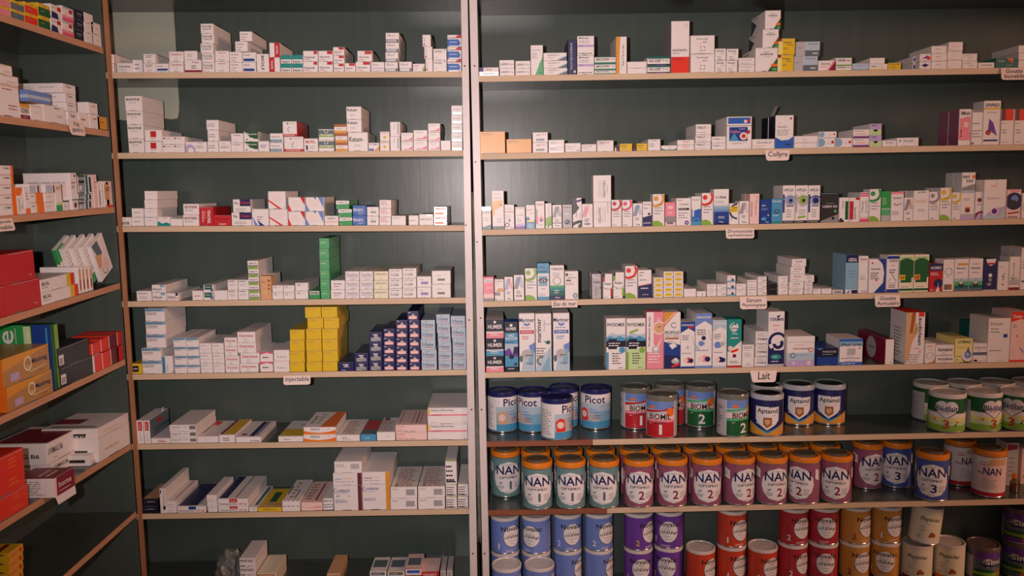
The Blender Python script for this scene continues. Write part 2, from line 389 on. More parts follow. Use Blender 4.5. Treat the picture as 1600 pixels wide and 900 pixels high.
def lcol(u0, u1, v, desc, art='', n=1, base='w', d=.12, tops=None, dx=None, yaw=0, lean=0, name=None, out=0, flap=None, arts=None, uz=None, lift=0):
    """a column on the side cabinet; u0..u1 run along its front plane, v is the top at the far end u1"""
    U, k = 'L', ctx['k']; name = name or ctx['name']
    Xf = XL-.002+out
    bottom = Lpts[k-1]
    def yat(px, zm=None):
        py = Yp(v or (tops[0] if tops else 300)) if zm is None else 450
        if zm is None: zm = (atX(X(u1), py, Xf).z+shz('L', k, 2.1))/2
        py = 450
        for _ in range(5): q = atX(px, py, Xf); py += (q.z-zm)*F/q.y
        return q.y
    ya, yb = yat(X(u0)), yat(X(u1)); ym = (ya+yb)/2; zs = shz('L', k, ym)+.0005+lift
    def ztop(vv, uu): return atX(X(uu), Yp(vv), Xf).z
    e = shz('L', k, ym)-shz('L', k, yb)
    if tops: n = len(tops); zz = [ztop(t, dx[i][1] if dx else (uz or u1))+e for i, t in enumerate(tops)]
    else: zt = ztop(v, uz or u1)+e; zz = [zt-(zt-zs)*i/n for i in range(n)]
    zz.append(zs); lv = levels(n); res = []
    for i in range(n):
        a, b = dx[i] if dx else (u0, u1)
        zm_ = (zz[i]+zz[i+1])/2; A, B = yat(X(a), zm_), yat(X(b), zm_); ex = max(0, B-(D-.0125)); A -= ex; B -= ex; w = abs(B-A)-.0011; h = zz[i]-zz[i+1]-.0004
        me = carton_mesh(w, h, d, base, arts[i] if arts else art, name)
        m2 = (A+B)/2
        o = put(name, me, (Xf, m2, zz[i+1]+(m2-ym)*SH['L', k][1]+(.0005 if lean else 0)), (0, 0, math.radians(90+yaw+random.uniform(-.2, .2))), desc, lv[i], ('stacked '+desc) if n > 1 else None)
        tilt = math.atan(SH['L', k][1])
        o.rotation_euler = (Matrix.Rotation(math.radians(90+yaw), 3, 'Z') @ Matrix.Rotation(-tilt+math.radians(lean), 3, 'Y')).to_euler()
        if flap and i == n-1: add_flap(o, w, h, d, flap)
        res.append(o)
    return res

# ---- central cabinet, top shelf
LN = 't k {} .1 .5 .9 .78;l g .12 .15 .7 .4 2'
reg('M', 1, 160, 20, 5.517, .15, 'cream_carton')
col(41, 112, 355, 'white carton with amber edge beside the wooden post', 'r u .88 0 .97 1;r a .97 0 1 1;l k .08 .55 .7 .85 2;l g .08 .15 .6 .4 1', 2)
col(125, 256, 430, 'low white carton with black heading beside amber-edged pair', LN.format('Clarelux'))
col(258, 347, 402, 'plain white carton beside double-lettered pair', 'l g .2 .2 .8 .8 2', set_=.012)
col(352, 457, 352, 'white carton with three dark text rows', 'l k .2 .55 .8 .9 2;l g .25 .1 .75 .35 2', 2)
col(460, 570, 435, 'white carton with blue foot band beside dark-lettered pair', 'r B .1 .22 .95 .42;r S .05 .1 .9 .22;l g .1 .6 .7 .85 1')
col(571, 697, 330, 'white carton with red cursive heading and black tick', 't r Cutaderm .08 .62 .92 .86;p k .45 .25 .53 .45 .5 .25;l g .3 .05 .75 .15 1', 2)
col(705, 857, [325, 402], 'white carton of pair, maroon foot band on its lower one', arts=['l g .25 .3 .8 .7 2', 'r m 0 0 1 .17;t m Protopic .45 .68 .85 .88;l k .4 .25 .75 .6 2'], dx=[(702, 815), (707, 855)])
col(860, 966, [90, 175, 262, 347, 428], 'white carton with black italic two-line heading', 't k Dermofix .08 .6 .9 .85;t k crème_2% .12 .35 .85 .55;l g .1 .1 .4 .2 1', dx=[(843, 955), (851, 962), (843, 955), (857, 962), (862, 966)])
col(969, 1092, 325, 'white carton with tiny red heading and grey tick', 'l r .25 .72 .8 .88 1;c g .5 .5 .05;l g .2 .1 .8 .25 1', 2)
col(1094, 1205, [157, 243, 333, 423], 'white carton with faint heading under askew upper pair', 't k Diprolène .12 .62 .7 .8;l r .12 .35 .8 .5 1;l g .12 .1 .5 .3 1', dx=[(1180, 1288), (1142, 1250), (1093, 1203), (1095, 1205)])
col(1207, 1325, 338, 'white carton with blue foot band beside tall sideways-lettered one', 'r B .06 .1 .88 .34;r S .06 .34 .8 .42;l g .1 .6 .6 .85 1', 2)
col(1328, 1435, 352, 'upright white carton with one sideways black word', 'U k BIOLS .38 .1 .62 .9 b;r q .0 .0 .06 1')
col(1437, 1530, 255, 'red and white quartered carton', n=2, arts=['r r .48 0 1 1;U w GOTAL .62 .2 .82 .8 b', 'r r 0 0 .5 1;T w GOTAL .15 .2 .35 .8 b'])
reg('M', 1, 440, 20, 5.517, .15, 'cream_carton')
GT = 'r t 0 .48 1 1;t k {} .12 .1 .88 .36 b'
col(-10, 82, 362, 'green-topped white carton beside the quartered pair', GT.format('Betaderm'), 2)
col(84, 181, 362, 'green-topped white carton beside the red-cornered pair', GT.format('Betaderm'), 2)
RC = 'r r {} .68 .97 .97;t k {} .1 .28 .78 .5 b;l r .1 .1 .5 .25 1'
col(183, 312, 325, 'white carton with square red corner patch', RC.format('.72', 'Dermoval'), 2)
col(315, 443, 325, 'white carton with wide red corner tab', RC.format('.6', 'Diprosone'), 2)
col(445, 538, [293, 366, 437], 'narrow white carton with red corner tab', RC.format('.5', 'Diprosept'), dx=[(442, 540), (445, 541), (447, 538)])
col(541, 636, 432, 'single low white carton with red corner tab', RC.format('.42', 'Diprosalic'))
col(638, 766, [325, 418], 'white carton with orange-red corner tab', RC.format('.5', 'Diprosone'), dx=[(651, 780), (638, 766)])
col(769, 885, 422, 'white carton with lavender foot lines', 'r z .05 .3 .95 .4;r z .05 .1 .95 .16;t g Effizinc .1 .62 .6 .82')
EF = 't g Efficort .12 .6 .72 .85;r G .02 .0 .98 .34;r s .06 .05 .82 .3'
col(890, 1005, [170, 255, 338, 423], 'white carton with silver foot label', EF, dx=[(895, 1013), (895, 1012), (893, 1006), (888, 1002)])
col(1012, 1123, 420, 'single white carton with silver foot label', EF)
col(1130, 1235, 437, 'white carton with green leaf corner', 'p l .75 .1 .98 .1 .98 .8;p e .85 .0 1 0 1 .5;l r .1 .55 .6 .85 2;l g .1 .15 .5 .4 2')
col(1237, 1303, [187, 290, 395], 'slim white carton with red dot at its foot', 'c r .2 .16 .08;T g Locoid .1 .3 .3 .8', dx=[(1212, 1285), (1228, 1300), (1238, 1303)])
col(1305, 1424, 308, 'white carton with bold black heading beside blue-red stack', 't k ALDARA .08 .68 .65 .86;c k .85 .88 .05;l g .1 .2 .4 .3 1', 2)
col(1427, 1550, [188, 292, 397], 'carton with blue picture under red-topped corner', 'p b 0 0 .8 0 .95 .3 .8 .62 0 .62;r s .1 .0 .8 .1;r S .15 .35 .7 .42;p r .5 .72 1 .72 1 1 .8 1;t k Fucidine .05 .68 .55 .84')
# ---- central cabinet, second shelf
reg('M', 2, 170, 130, 5.517, .15, 'cream_carton')
col(168, 300, [108, 237, 357, 478], 'white carton with bold black heading above grey script', 't k BIAFINE .08 .68 .9 .85 b;l g .25 .5 .75 .6 1', dx=[(138, 285), (150, 292), (158, 297), (168, 302)])
col(308, 458, 400, 'white carton with red square', 'r r .33 .35 .67 .88;l r .33 .18 .67 .3 1', 2)
col(460, 655, 458, 'wide flat white carton with red-flecked text row', 'r r .02 .68 .14 .84;l g .18 .65 .5 .85 1;r r .52 .68 .62 .84;l g .65 .65 .95 .85 1', 2)
col(660, 845, 503, 'wide white carton with violet ring', 'c z .2 .2 .55;c w .24 .15 .28;l g .5 .35 .9 .7 2;l v .58 .85 .9 .95 1')
col(850, 944, [315, 402, 499], 'narrow white carton with faint grey lettering', 'l g .1 .3 .9 .7 2', dx=[(838, 945), (850, 947), (850, 944)])
col(947, 1050, 497, 'white carton with spaced red letters', 't k H.E.C .2 .35 .85 .55;l r .3 .7 .7 .8 1')
col(1052, 1160, 430, 'white carton with short navy heading', 't n Trosyd .15 .68 .75 .86 b;l g .2 .2 .6 .3 1', 2)
col(1162, 1287, 415, 'white carton with dark green curved top', 'a E .95 1.35 0 1.1 180 300;p E .05 1 1 1 1 .35 .45 .4;t w Mycosten .2 .6 .92 .85;c E .2 .2 .08', 2)
col(1289, 1383, 497, 'white carton with violet text beside green-topped pair', 'l v .2 .35 .9 .7 2')
col(1387, 1503, 430, 'white carton with teal foot bar', 'r G .0 .05 .9 .32;r c .05 .1 .85 .28;t n hydrocort .1 .5 .75 .72', 2)
reg('M', 2, 440, 130, 5.517, .15, 'cream_carton')
HV = 'r r 0 0 1 .17;t w HYDROCORT .1 .03 .85 .14;a x .55 .45 .16 .19 100 250;c k .35 .86 .05;l g .45 .82 .9 .9 1;@R;r r 0 0 1 1'
col(20, 188, [328, 459], 'white carton with red foot band and red side', HV, dx=[(8, 132), (20, 189)], d=.13)
col(191, 313, 475, 'white carton with red heading over black figure', 't r IMUPRIL .12 .62 .82 .85 b;c k .2 .42 .07;r k .15 .1 .28 .4;l g .4 .2 .85 .45 2')
col(317, 452, 395, 'olive and white carton with round white badge', 'r G 0 .3 1 .92;r l 0 .32 1 .55;t w Inongan .1 .36 .96 .6 b;c w .5 .82 .18;c E .5 .82 .12', 2)
col(460, 570, [352, 432, 512], 'white carton between brown top and yellow foot', 'r u 0 .7 1 1;r a 0 0 1 .3;l g .2 .42 .9 .6 1', dx=[(450, 560), (460, 567), (463, 571)])
KT = 't k Ketum .1 .{}8 .{}5 .{}2 b;l g .2 .25 .7 .35 2'
col(572, 742, [200, 311, 421], 'white carton with brush-drawn black name', arts=['t k Ketum .06 .62 .72 .88 b;l g .25 .25 .7 .4 2']*2+['t k Ketum .06 .5 .72 .76 b;l g .72 .56 .95 .62 1;l g .3 .25 .7 .35 2'], dx=[(555, 687), (560, 690), (571, 743)])
col(748, 842, 512, 'low white carton with blue square and orange corner', 'r b .05 .03 .5 .3;p a .45 0 1 0 1 .6;t k ACTOMAX .08 .7 .9 .88 b')
col(846, 930, 415, 'white carton with yellow sun and red heading', 't r SUNCT .1 .8 .9 .93 b;c y .5 .42 .18;c a .5 .4 .1', 2)
col(934, 1022, 332, 'upright white carton with sideways black name', 'U k LIPANCREA .7 .1 .9 .92 b;U g Forte .35 .5 .5 .85', 2)
SW = 'l g .15 .68 .75 .85 2;p P .15 .15 .6 .2 .95 .5 .95 .18;r r .2 .12 .95 .2'
col(1028, 1133, 425, 'white carton with crimson swoosh beside sideways-named pair', SW, 2)
col(1135, 1258, 403, 'wider white carton with crimson swoosh', SW, 2)
col(1261, 1367, 345, 'white carton with crimson swoosh in tallest swoosh stack', SW, 3)
col(1370, 1458, 493, 'single plain white carton beside glossy stack', 'l g .3 .4 .7 .5 1')
col(1462, 1560, 190, 'glossy white carton by the painted post', 'l g .15 .45 .75 .65 1;r s .1 .02 .9 .22', 5)
# ---- central cabinet, third shelf
reg('M', 3, 175, 250, 5.714, .15, 'cream_carton')
col(67, 170, 510, 'white carton with grey barcode on its end', 'b x .1 .15 .85 .5;l g .2 .7 .7 .85 1')
col(172, 283, 430, 'small white carton with thin dark heading', 'l k .2 .45 .8 .6 1', 2)
col(287, 403, 275, 'plain white carton in stack of four', 'l g .3 .6 .75 .7 1', 4)
col(405, 518, 505, 'white carton with teal wave', 'p t 0 0 1 0 1 .25 .7 .4 .35 .25 .12 .5 0 .4;l r .4 .8 .95 .92 1')
col(520, 631, 522, 'low blank white carton behind the teal wave one', 'l k .55 .85 .7 .95 1')
col(633, 776, 390, 'white carton with broad crimson lettering', 't m arorune .1 .58 .88 .82 b;l g .1 .3 .85 .5 2;r q .05 0 .95 .06', 2)
col(778, 904, 418, 'red carton with big sideways white name', 'U w TENOREL .58 .12 .8 .85 b;U w cream .2 .2 .3 .8;U w gel .36 .4 .44 .8', base='r')
col(906, 1062, 492, 'low red carton with dark name', 't m Tenorectal .1 .55 .85 .75 b;t w cream .3 .1 .7 .22', base='r')
col(1064, 1245, [350, 468], 'white carton with navy half and red lettering', 'r n .4 .48 1 1;t R Clean .46 .65 .92 .85;t k No .1 .62 .3 .82 b;l g .15 .1 .9 .35 2', dx=[(1077, 1235), (1065, 1247)])
col(1249, 1399, 435, 'squarish white carton with pale blue corner blades', 'p d 0 .55 .35 0 .15 0;p B .3 .35 .75 0 .45 0;c k .1 .9 .02;l g .3 .3 .7 .6 2')
XA = 'p r 0 .5 .3 0 .12 0;l q .3 .3 .75 .8 4;c k .06 .94 .02;p r .55 1 .75 1 1 .55 1 .3'
XB = 'l q .25 .3 .7 .8 4;p R 0 .55 .2 0 0 0;p r .7 1 .98 1 .98 .4'
col(1401, 1566, [278, 437], 'white carton with red crossed blades', 'l q .25 .4 .85 .85 4;p R 0 .45 1 -.3 1 -.15 0 .55;c k .06 .94 .02;c k .92 .1 .02', dx=[(1390, 1549), (1402, 1567)])
reg('M', 3, 450, 250, 5.714, .15, 'cream_carton')
col(0, 154, 330, 'white carton with red slanting blades', XB, 2)
col(156, 321, 330, 'white carton with slanting blue blades', 'l q .2 .3 .75 .8 4;p d 0 .55 .22 0 0 0;p B .45 1 .55 1 .56 .8;p d .68 1 .98 1 .98 .2', 2)
col(325, 450, 497, 'low white carton with orange line', 'r a .02 .34 .96 .4;t k CANESTEN .2 .65 .78 .8 b;l g .3 .5 .65 .58 1')
col(455, 572, [362, 438, 512], 'green carton with white curved top', 'p w 0 .55 1 .62 1 1 0 1;t k Penglox_1% .12 .7 .85 .88 b;p w .05 .3 .13 .05 .16 .1', base='e', dx=[(427, 546), (446, 570), (456, 573)])
col(575, 700, 405, 'blue carton with white capital name', 't w PEVARYL .04 .38 .8 .7 b;l w .4 .15 .9 .28 1', 2, base='b')
col(703, 812, 417, 'white carton with small dark barcode', 'b k .3 .3 .75 .55;l g .3 .7 .75 .8 1', 2)
col(814, 921, 355, 'white carton with three red text rows', 'l r .1 .35 .9 .9 3;l g .3 .1 .7 .2 1', 3)
col(923, 1052, 497, 'pale carton with heading high on its end', 'l g .08 .65 .8 .88 2')
col(1073, 1167, 493, 'pale carton with dark red edge', 'r M 0 0 .06 1;l k .1 .4 .9 .55 1', set_=.006)
col(1169, 1299, 482, 'white carton with spaced black capital name', 't k RESOQYL .1 .42 .9 .6 b;r s .55 .85 .85 .95')
col(1301, 1420, 415, 'silver carton with orange lower band', 'r o .08 .12 .78 .38;r w .05 .62 .95 .92;l k .15 .68 .5 .82 1;r G 0 .42 1 .5', 2, base='s')
# ---- central cabinet, fourth shelf
reg('M', 4, 195, 365, 5.926, .15, 'ointment_carton')
col(108, 246, 530, 'white carton alone nearest the wooden post', 't k Flucort .15 .68 .75 .85;l g .2 .2 .8 .5 2')
NB = 't k Néomerc .08 .3 .72 .6 b;l g .2 .08 .7 .2 1;r c .6 .68 .92 1'
col(252, 386, [473, 546], 'white carton with bold name and pale blue corner tab', NB, dx=[(248, 377), (253, 386)], d=.17)
col(388, 503, 550, 'white carton with navy corner and red underline', 't k Neocort .08 .4 .7 .65 b;r r .05 .28 .98 .36;r n .72 .65 .93 1', d=.17)
col(623, 724, 527, 'white carton with single red line', 'r r .15 .42 .75 .48')
col(727, 823, 472, 'white carton with slate blue panel', 'r T .1 .35 .88 .98;r G .68 .12 .95 .5;t w Cremo .2 .6 .75 .8', 2, d=.17)
col(826, 948, 525, 'blank white carton between slate and oval-marked pairs', 'l q .2 .4 .7 .5 1')
OV = 'r x .08 .82 .75 .88;a g .3 .5 .1 .13 0 360;a g .6 .5 .12 .15 0 360'
col(950, 1045, 427, 'white carton with grey ovals beside blank carton', OV, 2)
col(1048, 1146, 427, 'white carton with grey ovals beside lime-footed stack', OV, 2)
col(1150, 1250, [250, 327, 403, 475, 550], 'white carton with grey and lime foot bands', 'r l .05 .02 .95 .3;r g 0 .3 1 .48;t k CREMADOR .08 .6 .88 .75 b', dx=[(1133, 1235), (1140, 1240), (1142, 1243), (1144, 1244), (1150, 1250)])
col(1252, 1357, 392, 'tall tan carton', 'l u .1 .7 .6 .8 1;c u .8 .8 .06;c u .8 .62 .05;c u .8 .46 .05;a Y .4 .3 .06 .08 0 360', base='D', d=.05)
col(1290, 1395, 372, 'pale carton behind the tall tan one', 'r D .04 .05 .9 .93', base='w', set_=.06, d=.06)
TL = 't k TTL .15 .6 .42 .84 b;l g .48 .66 .8 .74 1;c k .88 .15 .04'
col(1363, 1466, 478, 'white carton with dark initials beside tan carton', TL, 2)
col(1468, 1570, 478, 'white carton with dark initials, middle column of three', TL, 2)
reg('M', 4, 460, 365, 5.926, .15, 'ointment_carton')
col(5, 127, 455, 'white carton with dark initials in tallest such pair', TL, 2)
col(135, 238, 530, 'green carton with white barcode strip', 'r w .08 .55 .92 .98;b k .12 .6 .88 .9', base='e', set_=.006)
col(240, 330, [42, 140, 235, 332, 425, 520], 'glossy mint green carton', 'l L .12 .5 .8 .7 1;r e .1 .2 .9 .24', base='H', dx=[(228, 321), (228, 320), (232, 322), (235, 325), (238, 328), (243, 331)], d=.16)
col(335, 467, 432, 'white carton with red and blue text rows', 'l B .2 .5 .8 .75 1;l r .2 .25 .75 .45 1', 2)
VA = 't g Vaseline .08 .42 .9 .85;r d .05 .3 .96 .34;l k .4 .1 .8 .2 1'
col(469, 600, 348, 'white carton with tall grey serif name', VA, 3)
col(602, 731, 348, 'white serif-named carton beside cream stack', VA, 3)
col(735, 870, 348, 'cream carton with green capital name', 't T VENOXYL .08 .55 .92 .78;l l .4 .2 .65 .35 1', 3, base='i')
DG = 't k dermogel .15 .72 .8 .9;t k D-LINE .15 .25 .75 .5;c k .9 .1 .03;l g .1 .6 .8 .66 1'
col(873, 999, 327, 'white carton with black dotted code beside cream stack', DG, 3)
col(1001, 1130, 320, 'white carton with black dotted code in taller stack', DG, 3)
col(1133, 1268, 395, 'pale carton with violet barcode patch', 'r z .28 .25 .8 .52;b v .3 .28 .78 .5;l k .2 .65 .5 .75 1', 2)
col(1271, 1447, 343, 'large pale carton with small barcode', 'r g .3 .25 .7 .42;b k .32 .28 .68 .4;l g .25 .6 .6 .7 1', 2)
# ---- central cabinet, fifth shelf
reg('M', 5, 195, 475, 5.926, .15, 'ointment_carton')
col(50, 160, 553, 'small amber carton with dark blue square', 'r N .2 .2 .72 .8;t w NIVEA .27 .42 .64 .58 b', base='y')
BP = 'r c 0 .76 1 1;t n Bepanthen .06 .78 .85 .97;r n .06 .64 .6 .68;l k .06 .5 .6 .6 1;l g .06 .05 .3 .15 1'
col(163, 345, [41, 164, 284, 408, 526], 'large white carton with pale blue heading band', BP, dx=[(185, 368), (191, 377), (196, 377), (155, 334), (162, 344)], d=.16)
col(348, 447, 480, 'upright white carton with blue band down one edge', 'r C 0 .03 .27 .97;T n Bepanthen .04 .1 .2 .9;T k Crème .4 .1 .52 .5;r G .88 .05 .95 .15', set_=.004)
BQ = 'r c 0 .74 1 1;t n Bepanthen .08 .76 .88 .96;r n .08 .62 .55 .66;l g .08 .15 .25 .25 1'
col(457, 571, [312, 399, 482, 565], 'small pale-blue-topped carton, column by upright carton', BQ, dx=[(445, 563), (455, 571), (459, 574), (461, 576)])
col(577, 690, [312, 399, 482, 565], 'small pale-blue-topped carton, column by faint-lettered cartons', BQ, dx=[(565, 683), (573, 688), (577, 692), (580, 696)])
FT = 'l g .1 .68 .85 .82 1;r h .05 .38 .95 .41;l g .3 .15 .6 .25 1'
col(700, 812, [362, 455, 550], 'faint-lettered white carton touching pale-blue-topped column', FT, dx=[(688, 800), (694, 808), (702, 814)])
col(817, 922, [362, 455, 550], 'faint-lettered white carton touching red-serif column', FT, dx=[(803, 915), (812, 920), (818, 924)])
DM = 't r Dermine .12 .52 .9 .78 b;l g .35 .32 .6 .42 1;l k .3 .15 .55 .22 1'
col(930, 1060, [310, 395, 481, 564], 'smaller white carton with crimson serif name', DM, dx=[(919, 1038), (924, 1041), (928, 1060), (931, 1060)])
col(1066, 1240, [258, 357, 452, 550], 'bigger white carton with crimson serif name', DM, dx=[(1040, 1208), (1042, 1214), (1068, 1246), (1064, 1235)], d=.17)
col(1250, 1372, 445, 'white carton with crimson ribbon top', 'p P 0 1 1 1 1 .8 .5 .92 0 .75;l k .2 .35 .8 .6 1;r P 0 0 1 .03', 2)
col(1378, 1524, 425, 'pale carton with handwritten-style black heading', 't g Ph_Serum .2 .3 .8 .48;r q 0 .0 1 .05', 2)
YL = 'l O .1 .72 .65 .9 2;c k .88 .12 .035;r O .3 .0 .95 .025'
col(1526, 1666, [238, 338, 440, 544], 'bright yellow carton beside pale cartons', YL, base='y', d=.16)
reg('M', 5, 460, 475, 5.926, .15, 'ointment_carton')
col(108, 254, [28, 129, 230, 331, 434, 536], 'bright yellow carton in middle yellow stack', YL, base='y', d=.16, dx=[(96, 246), (119, 267), (106, 250), (106, 251), (111, 257), (111, 256)])
col(260, 402, [26, 127, 229, 330, 434, 536], 'bright yellow carton beside navy staircase', YL, base='y', d=.16, dx=[(249, 396), (270, 413), (254, 400), (256, 401), (262, 404), (260, 400)])
NV = 'r s .12 .08 .86 .44;p h .3 .44 .42 .58 .5 .8 .6 .58 .75 .44;l w .3 .6 .7 .9 1;r w .2 .1 .45 .14'
PK = 'r p .12 .08 .86 .44;p h .3 .44 .42 .58 .5 .8 .6 .58 .75 .44;l w .1 .75 .35 .95 1;r q .15 .12 .8 .4'
col(405, 551, 540, 'single navy carton, lowest step of navy staircase', NV.replace('r s .12 .08 .86 .44;', ''), base='n')
col(554, 686, 455, 'navy carton with silver patch in two-high step', NV, 2, base='n')
col(690, 816, 260, 'navy carton with silver patch in four-high step', NV, 4, base='n')
col(820, 934, 228, 'navy carton with pink patch in five-high step', PK, 5, base='n')
col(937, 1052, [147, 230, 312, 392, 470, 545], 'navy carton with pink patch in six-high step', PK, base='n')
col(1058, 1168, [66, 147, 230, 312, 390, 468, 543], 'navy carton with pink patch in seven-high step', PK, base='n', dx=[(1043, 1150), (1055, 1160), (1058, 1163), (1058, 1165), (1060, 1165), (1060, 1168), (1060, 1170)])
DP = 't n D-Plantine .1 .36 .86 .66;r r .2 .22 .85 .27;l n .3 .8 .6 .88 1;r h 0 0 1 .04'
col(1180, 1322, [148, 238, 327, 424, 518], 'pale blue-grey carton beside the navy staircase', DP, base='S', dx=[(1170, 1303), (1172, 1305), (1167, 1307), (1177, 1318), (1177, 1320)])
col(1332, 1456, 95, 'pale blue-grey carton in its tallest stack', DP, 6, base='S', dx=[(1311, 1440), (1318, 1443), (1326, 1447), (1330, 1453), (1331, 1456), (1333, 1457)])
col(1464, 1592, [110, 212, 316, 417, 514], 'pale blue-grey carton by the painted post', DP, base='S', dx=[(1445, 1582), (1454, 1586), (1462, 1590), (1464, 1592), (1464, 1592)])
# ---- central cabinet, sixth shelf
reg('M', 6, 205, 610, 5.926, .17, 'injection_carton')
UR = 'r r .2 .56 .82 .95;l w .35 .6 .65 .9 4;T h Spasfon .3 .1 .7 .5;@R;r G 0 0 1 1;p r .35 .75 .62 .7 .6 .85 .4 .9'
col(50, 116, 279, 'slim upright carton with red end patch near the post', UR, d=.14)
col(116, 176, 279, 'slim upright carton with open raised flap', UR, d=.14, flap='ear')
col(182, 362, 443, 'flat white carton with red text under upright pair', 'l m .35 .45 .8 .75 2;r r .38 .25 .8 .4')
col(362, 608, [319, 380, 440], 'flat white carton with black heading and silver square', 't k Oméprazole .04 .52 .42 .76 b;t k 40_mg_IV .5 .54 .68 .72;l g .04 .25 .4 .4 1;r s .75 .3 .98 .85', dx=[(352, 600), (361, 606), (363, 609)])
col(611, 809, 425, 'flat white carton with rose-striped top', 'l h .3 .4 .6 .5 1;@T;r m .05 .2 .12 .98;r q .3 .1 .4 .98;r R .1 .7 .4 .95')
col(812, 960, 412, 'flat white carton with dark and yellow top', 'l k .25 .2 .8 .7 2;@T;r y .25 .05 .98 .98;r m .02 .05 .2 .98')
col(967, 1203, 430, 'flat white carton with navy-banded top', 't k PROFENID .58 .15 .95 .38 b;@T;r n .5 .05 .7 .95;r B .74 .1 .8 .95;c m .25 .15 .05')
col(1360, 1594, 425, 'flat white carton with yellow half top', 't k Vitaros .2 .35 .48 .6;@T;r y .02 .03 .98 .45;a k .5 .2 .5 .53 0 90')
reg('M', 6, 460, 610, 5.926, .17, 'injection_carton')
col(83, 384, 340, 'flat white carton with black name over orange wave', 'p o 0 0 1 0 1 .6 .8 .35 .5 .2 .2 .3 0 .5;r a .0 .0 1 .08;t n DICLO .22 .55 .5 .85 b;c o .78 .75 .08;@T;p o .5 0 1 0 1 1 .7 1;U k DICLO .12 .2 .22 .7 b;l g .3 .2 .45 .9 4', 2)
col(386, 606, 412, 'flat white carton beside the orange-waved pair', 'l k .25 .4 .5 .7 2;l g .25 .2 .7 .4 1;@T;l u .2 .1 .8 .9 9')
col(611, 757, 408, 'flat blue carton with red oval on top', 'l w .3 .4 .7 .6 1;@T;r G 0 .04 1 1;c r .5 .6 .3', base='C')
col(762, 934, 385, 'flat white carton with red corner square on top', 'l g .5 .4 .8 .5 1;@T;l m .05 .05 .9 .8 9;r m .1 .8 .4 .98', d=.16)
col(938, 1227, 318, 'flat pale pink carton with faint heading', 't m Lumirem .04 .72 .28 .9;l p .04 .3 .4 .6 2;l k .04 .12 .8 .25 1;@T;r m .5 .1 .52 .9;r m .62 .1 .66 .9;r m .75 .1 .77 .9;r m .1 .1 .12 .9', 2, base='q', dx=[(936, 1226), (939, 1229)])
col(1232, 1604, 160, 'big pale carton with yellow edge and pink bands', 'r y .0 .62 .05 .95;t k Solution_500_pochets .08 .77 .66 .9 b;r p 0 .5 1 .6;t m magnésium .08 .51 .4 .6;l g .08 .05 .3 .12 1;l k .9 .05 1 .12 1', 2, base='w', d=.18)
# ---- central cabinet, seventh shelf
reg('M', 7, 215, 700, 6.154, .18, 'injection_carton')
col(48, 194, 490, 'blue-black carton with silver lettering', 't h Levora .3 .5 .72 .75;l h .1 .5 .25 .6 1;r s .75 .5 .85 .6;@T;r D 0 .04 1 1', 2, base='N', d=.13)
col(212, 270, 390, 'slim upright white carton with black marks', 'T k Pulmicort .6 .35 .85 .95;r k .55 .15 .95 .3;r k .1 .8 .3 .95', d=.19)
col(273, 375, 510, 'white carton beside the slim upright one', 'l g .1 .3 .8 .5 1;@T;r r .6 .1 .7 .95', 2)
col(381, 656, 560, 'flat white carton with blue tab and navy top', 'r B .4 .5 .66 .98;t k Gentamycine .05 .1 .62 .45;t r 125_mg .66 .1 .95 .45 b;@T;r n .02 .03 .68 .98;r h .72 .03 .76 .98', d=.2)
col(668, 768, [453, 511, 571], 'plain white square-ended carton', 'l h .2 .2 .7 .4 1', dx=[(660, 757), (667, 766), (674, 770)], d=.16)
col(773, 1064, [488, 560], 'flat white carton with red tab and navy-lined top', 'r r .38 .5 .64 .98;t w Gentam .42 .62 .6 .82;t k Gentamycine .05 .12 .63 .45;t r 160_mg .68 .12 .94 .45 b;@T;r n .02 .03 .3 .98;r g .55 .03 .6 .98', dx=[(770, 1063), (776, 1066)], d=.2)
col(1070, 1150, 570, 'narrow white carton beside the yellow one', 'r r .5 .3 .7 .4;l k .5 .5 .8 .8 1;@T;r T .5 .1 .9 .95')
col(1153, 1386, 573, 'flat yellow carton with black name', 't k LOVENOX_1ml .2 .35 .78 .68 b;@T;r E .3 .3 .6 .8;r D .1 .05 .95 .25', base='y', d=.16)
DA = 'r k .05 .88 .2 .98;r k .3 .88 .42 .98;r k .55 .88 .68 .98;r k .82 .88 .95 .98;@T;r n .05 .3 .12 .7;r m .6 .1 .66 .5;l u .3 .1 .5 .9 5'
col(1389, 1563, 505, 'flat white carton with black dashes along its top edge', DA, 2, d=.18)
reg('M', 7, 470, 700, 6.154, .18, 'injection_carton')
col(1, 208, [523, 576], 'flat pale pink carton beside dash-edged pair', 'r r .6 .1 .95 .2;@T;r m .6 .1 .68 .9;l u .1 .1 .5 .9 6', base='q')
col(213, 314, [485, 548], 'white carton with dark heading next to big script-named one', 't k Mezor .1 .5 .5 .8 b;r d .5 .55 .95 .7;r B 0 .05 1 .12')
LOV = 'r {0} .865 0 1 1;'
col(317, 588, [130, 241, 357], 'large white carton with brown-red edge strip', d=.19, dx=[(320, 586), (308, 584), (316, 588)],
    arts=['l g .05 .5 .5 .8 3;b g .6 .35 .92 .8', 'r M .86 0 1 1;t d Lovenox .06 .42 .3 .62;l o .35 .5 .72 .6 1;l g .06 .22 .8 .35 1', 'r M .865 0 1 1;t B LOVENOX .1 .72 .58 .83 b;a B .1 .78 .08 .1 90 260;r B .08 .68 .5 .69;t k 2000 .08 .54 .22 .61;t m U.I. .5 .54 .6 .61;l B .06 .3 .55 .45 3'])
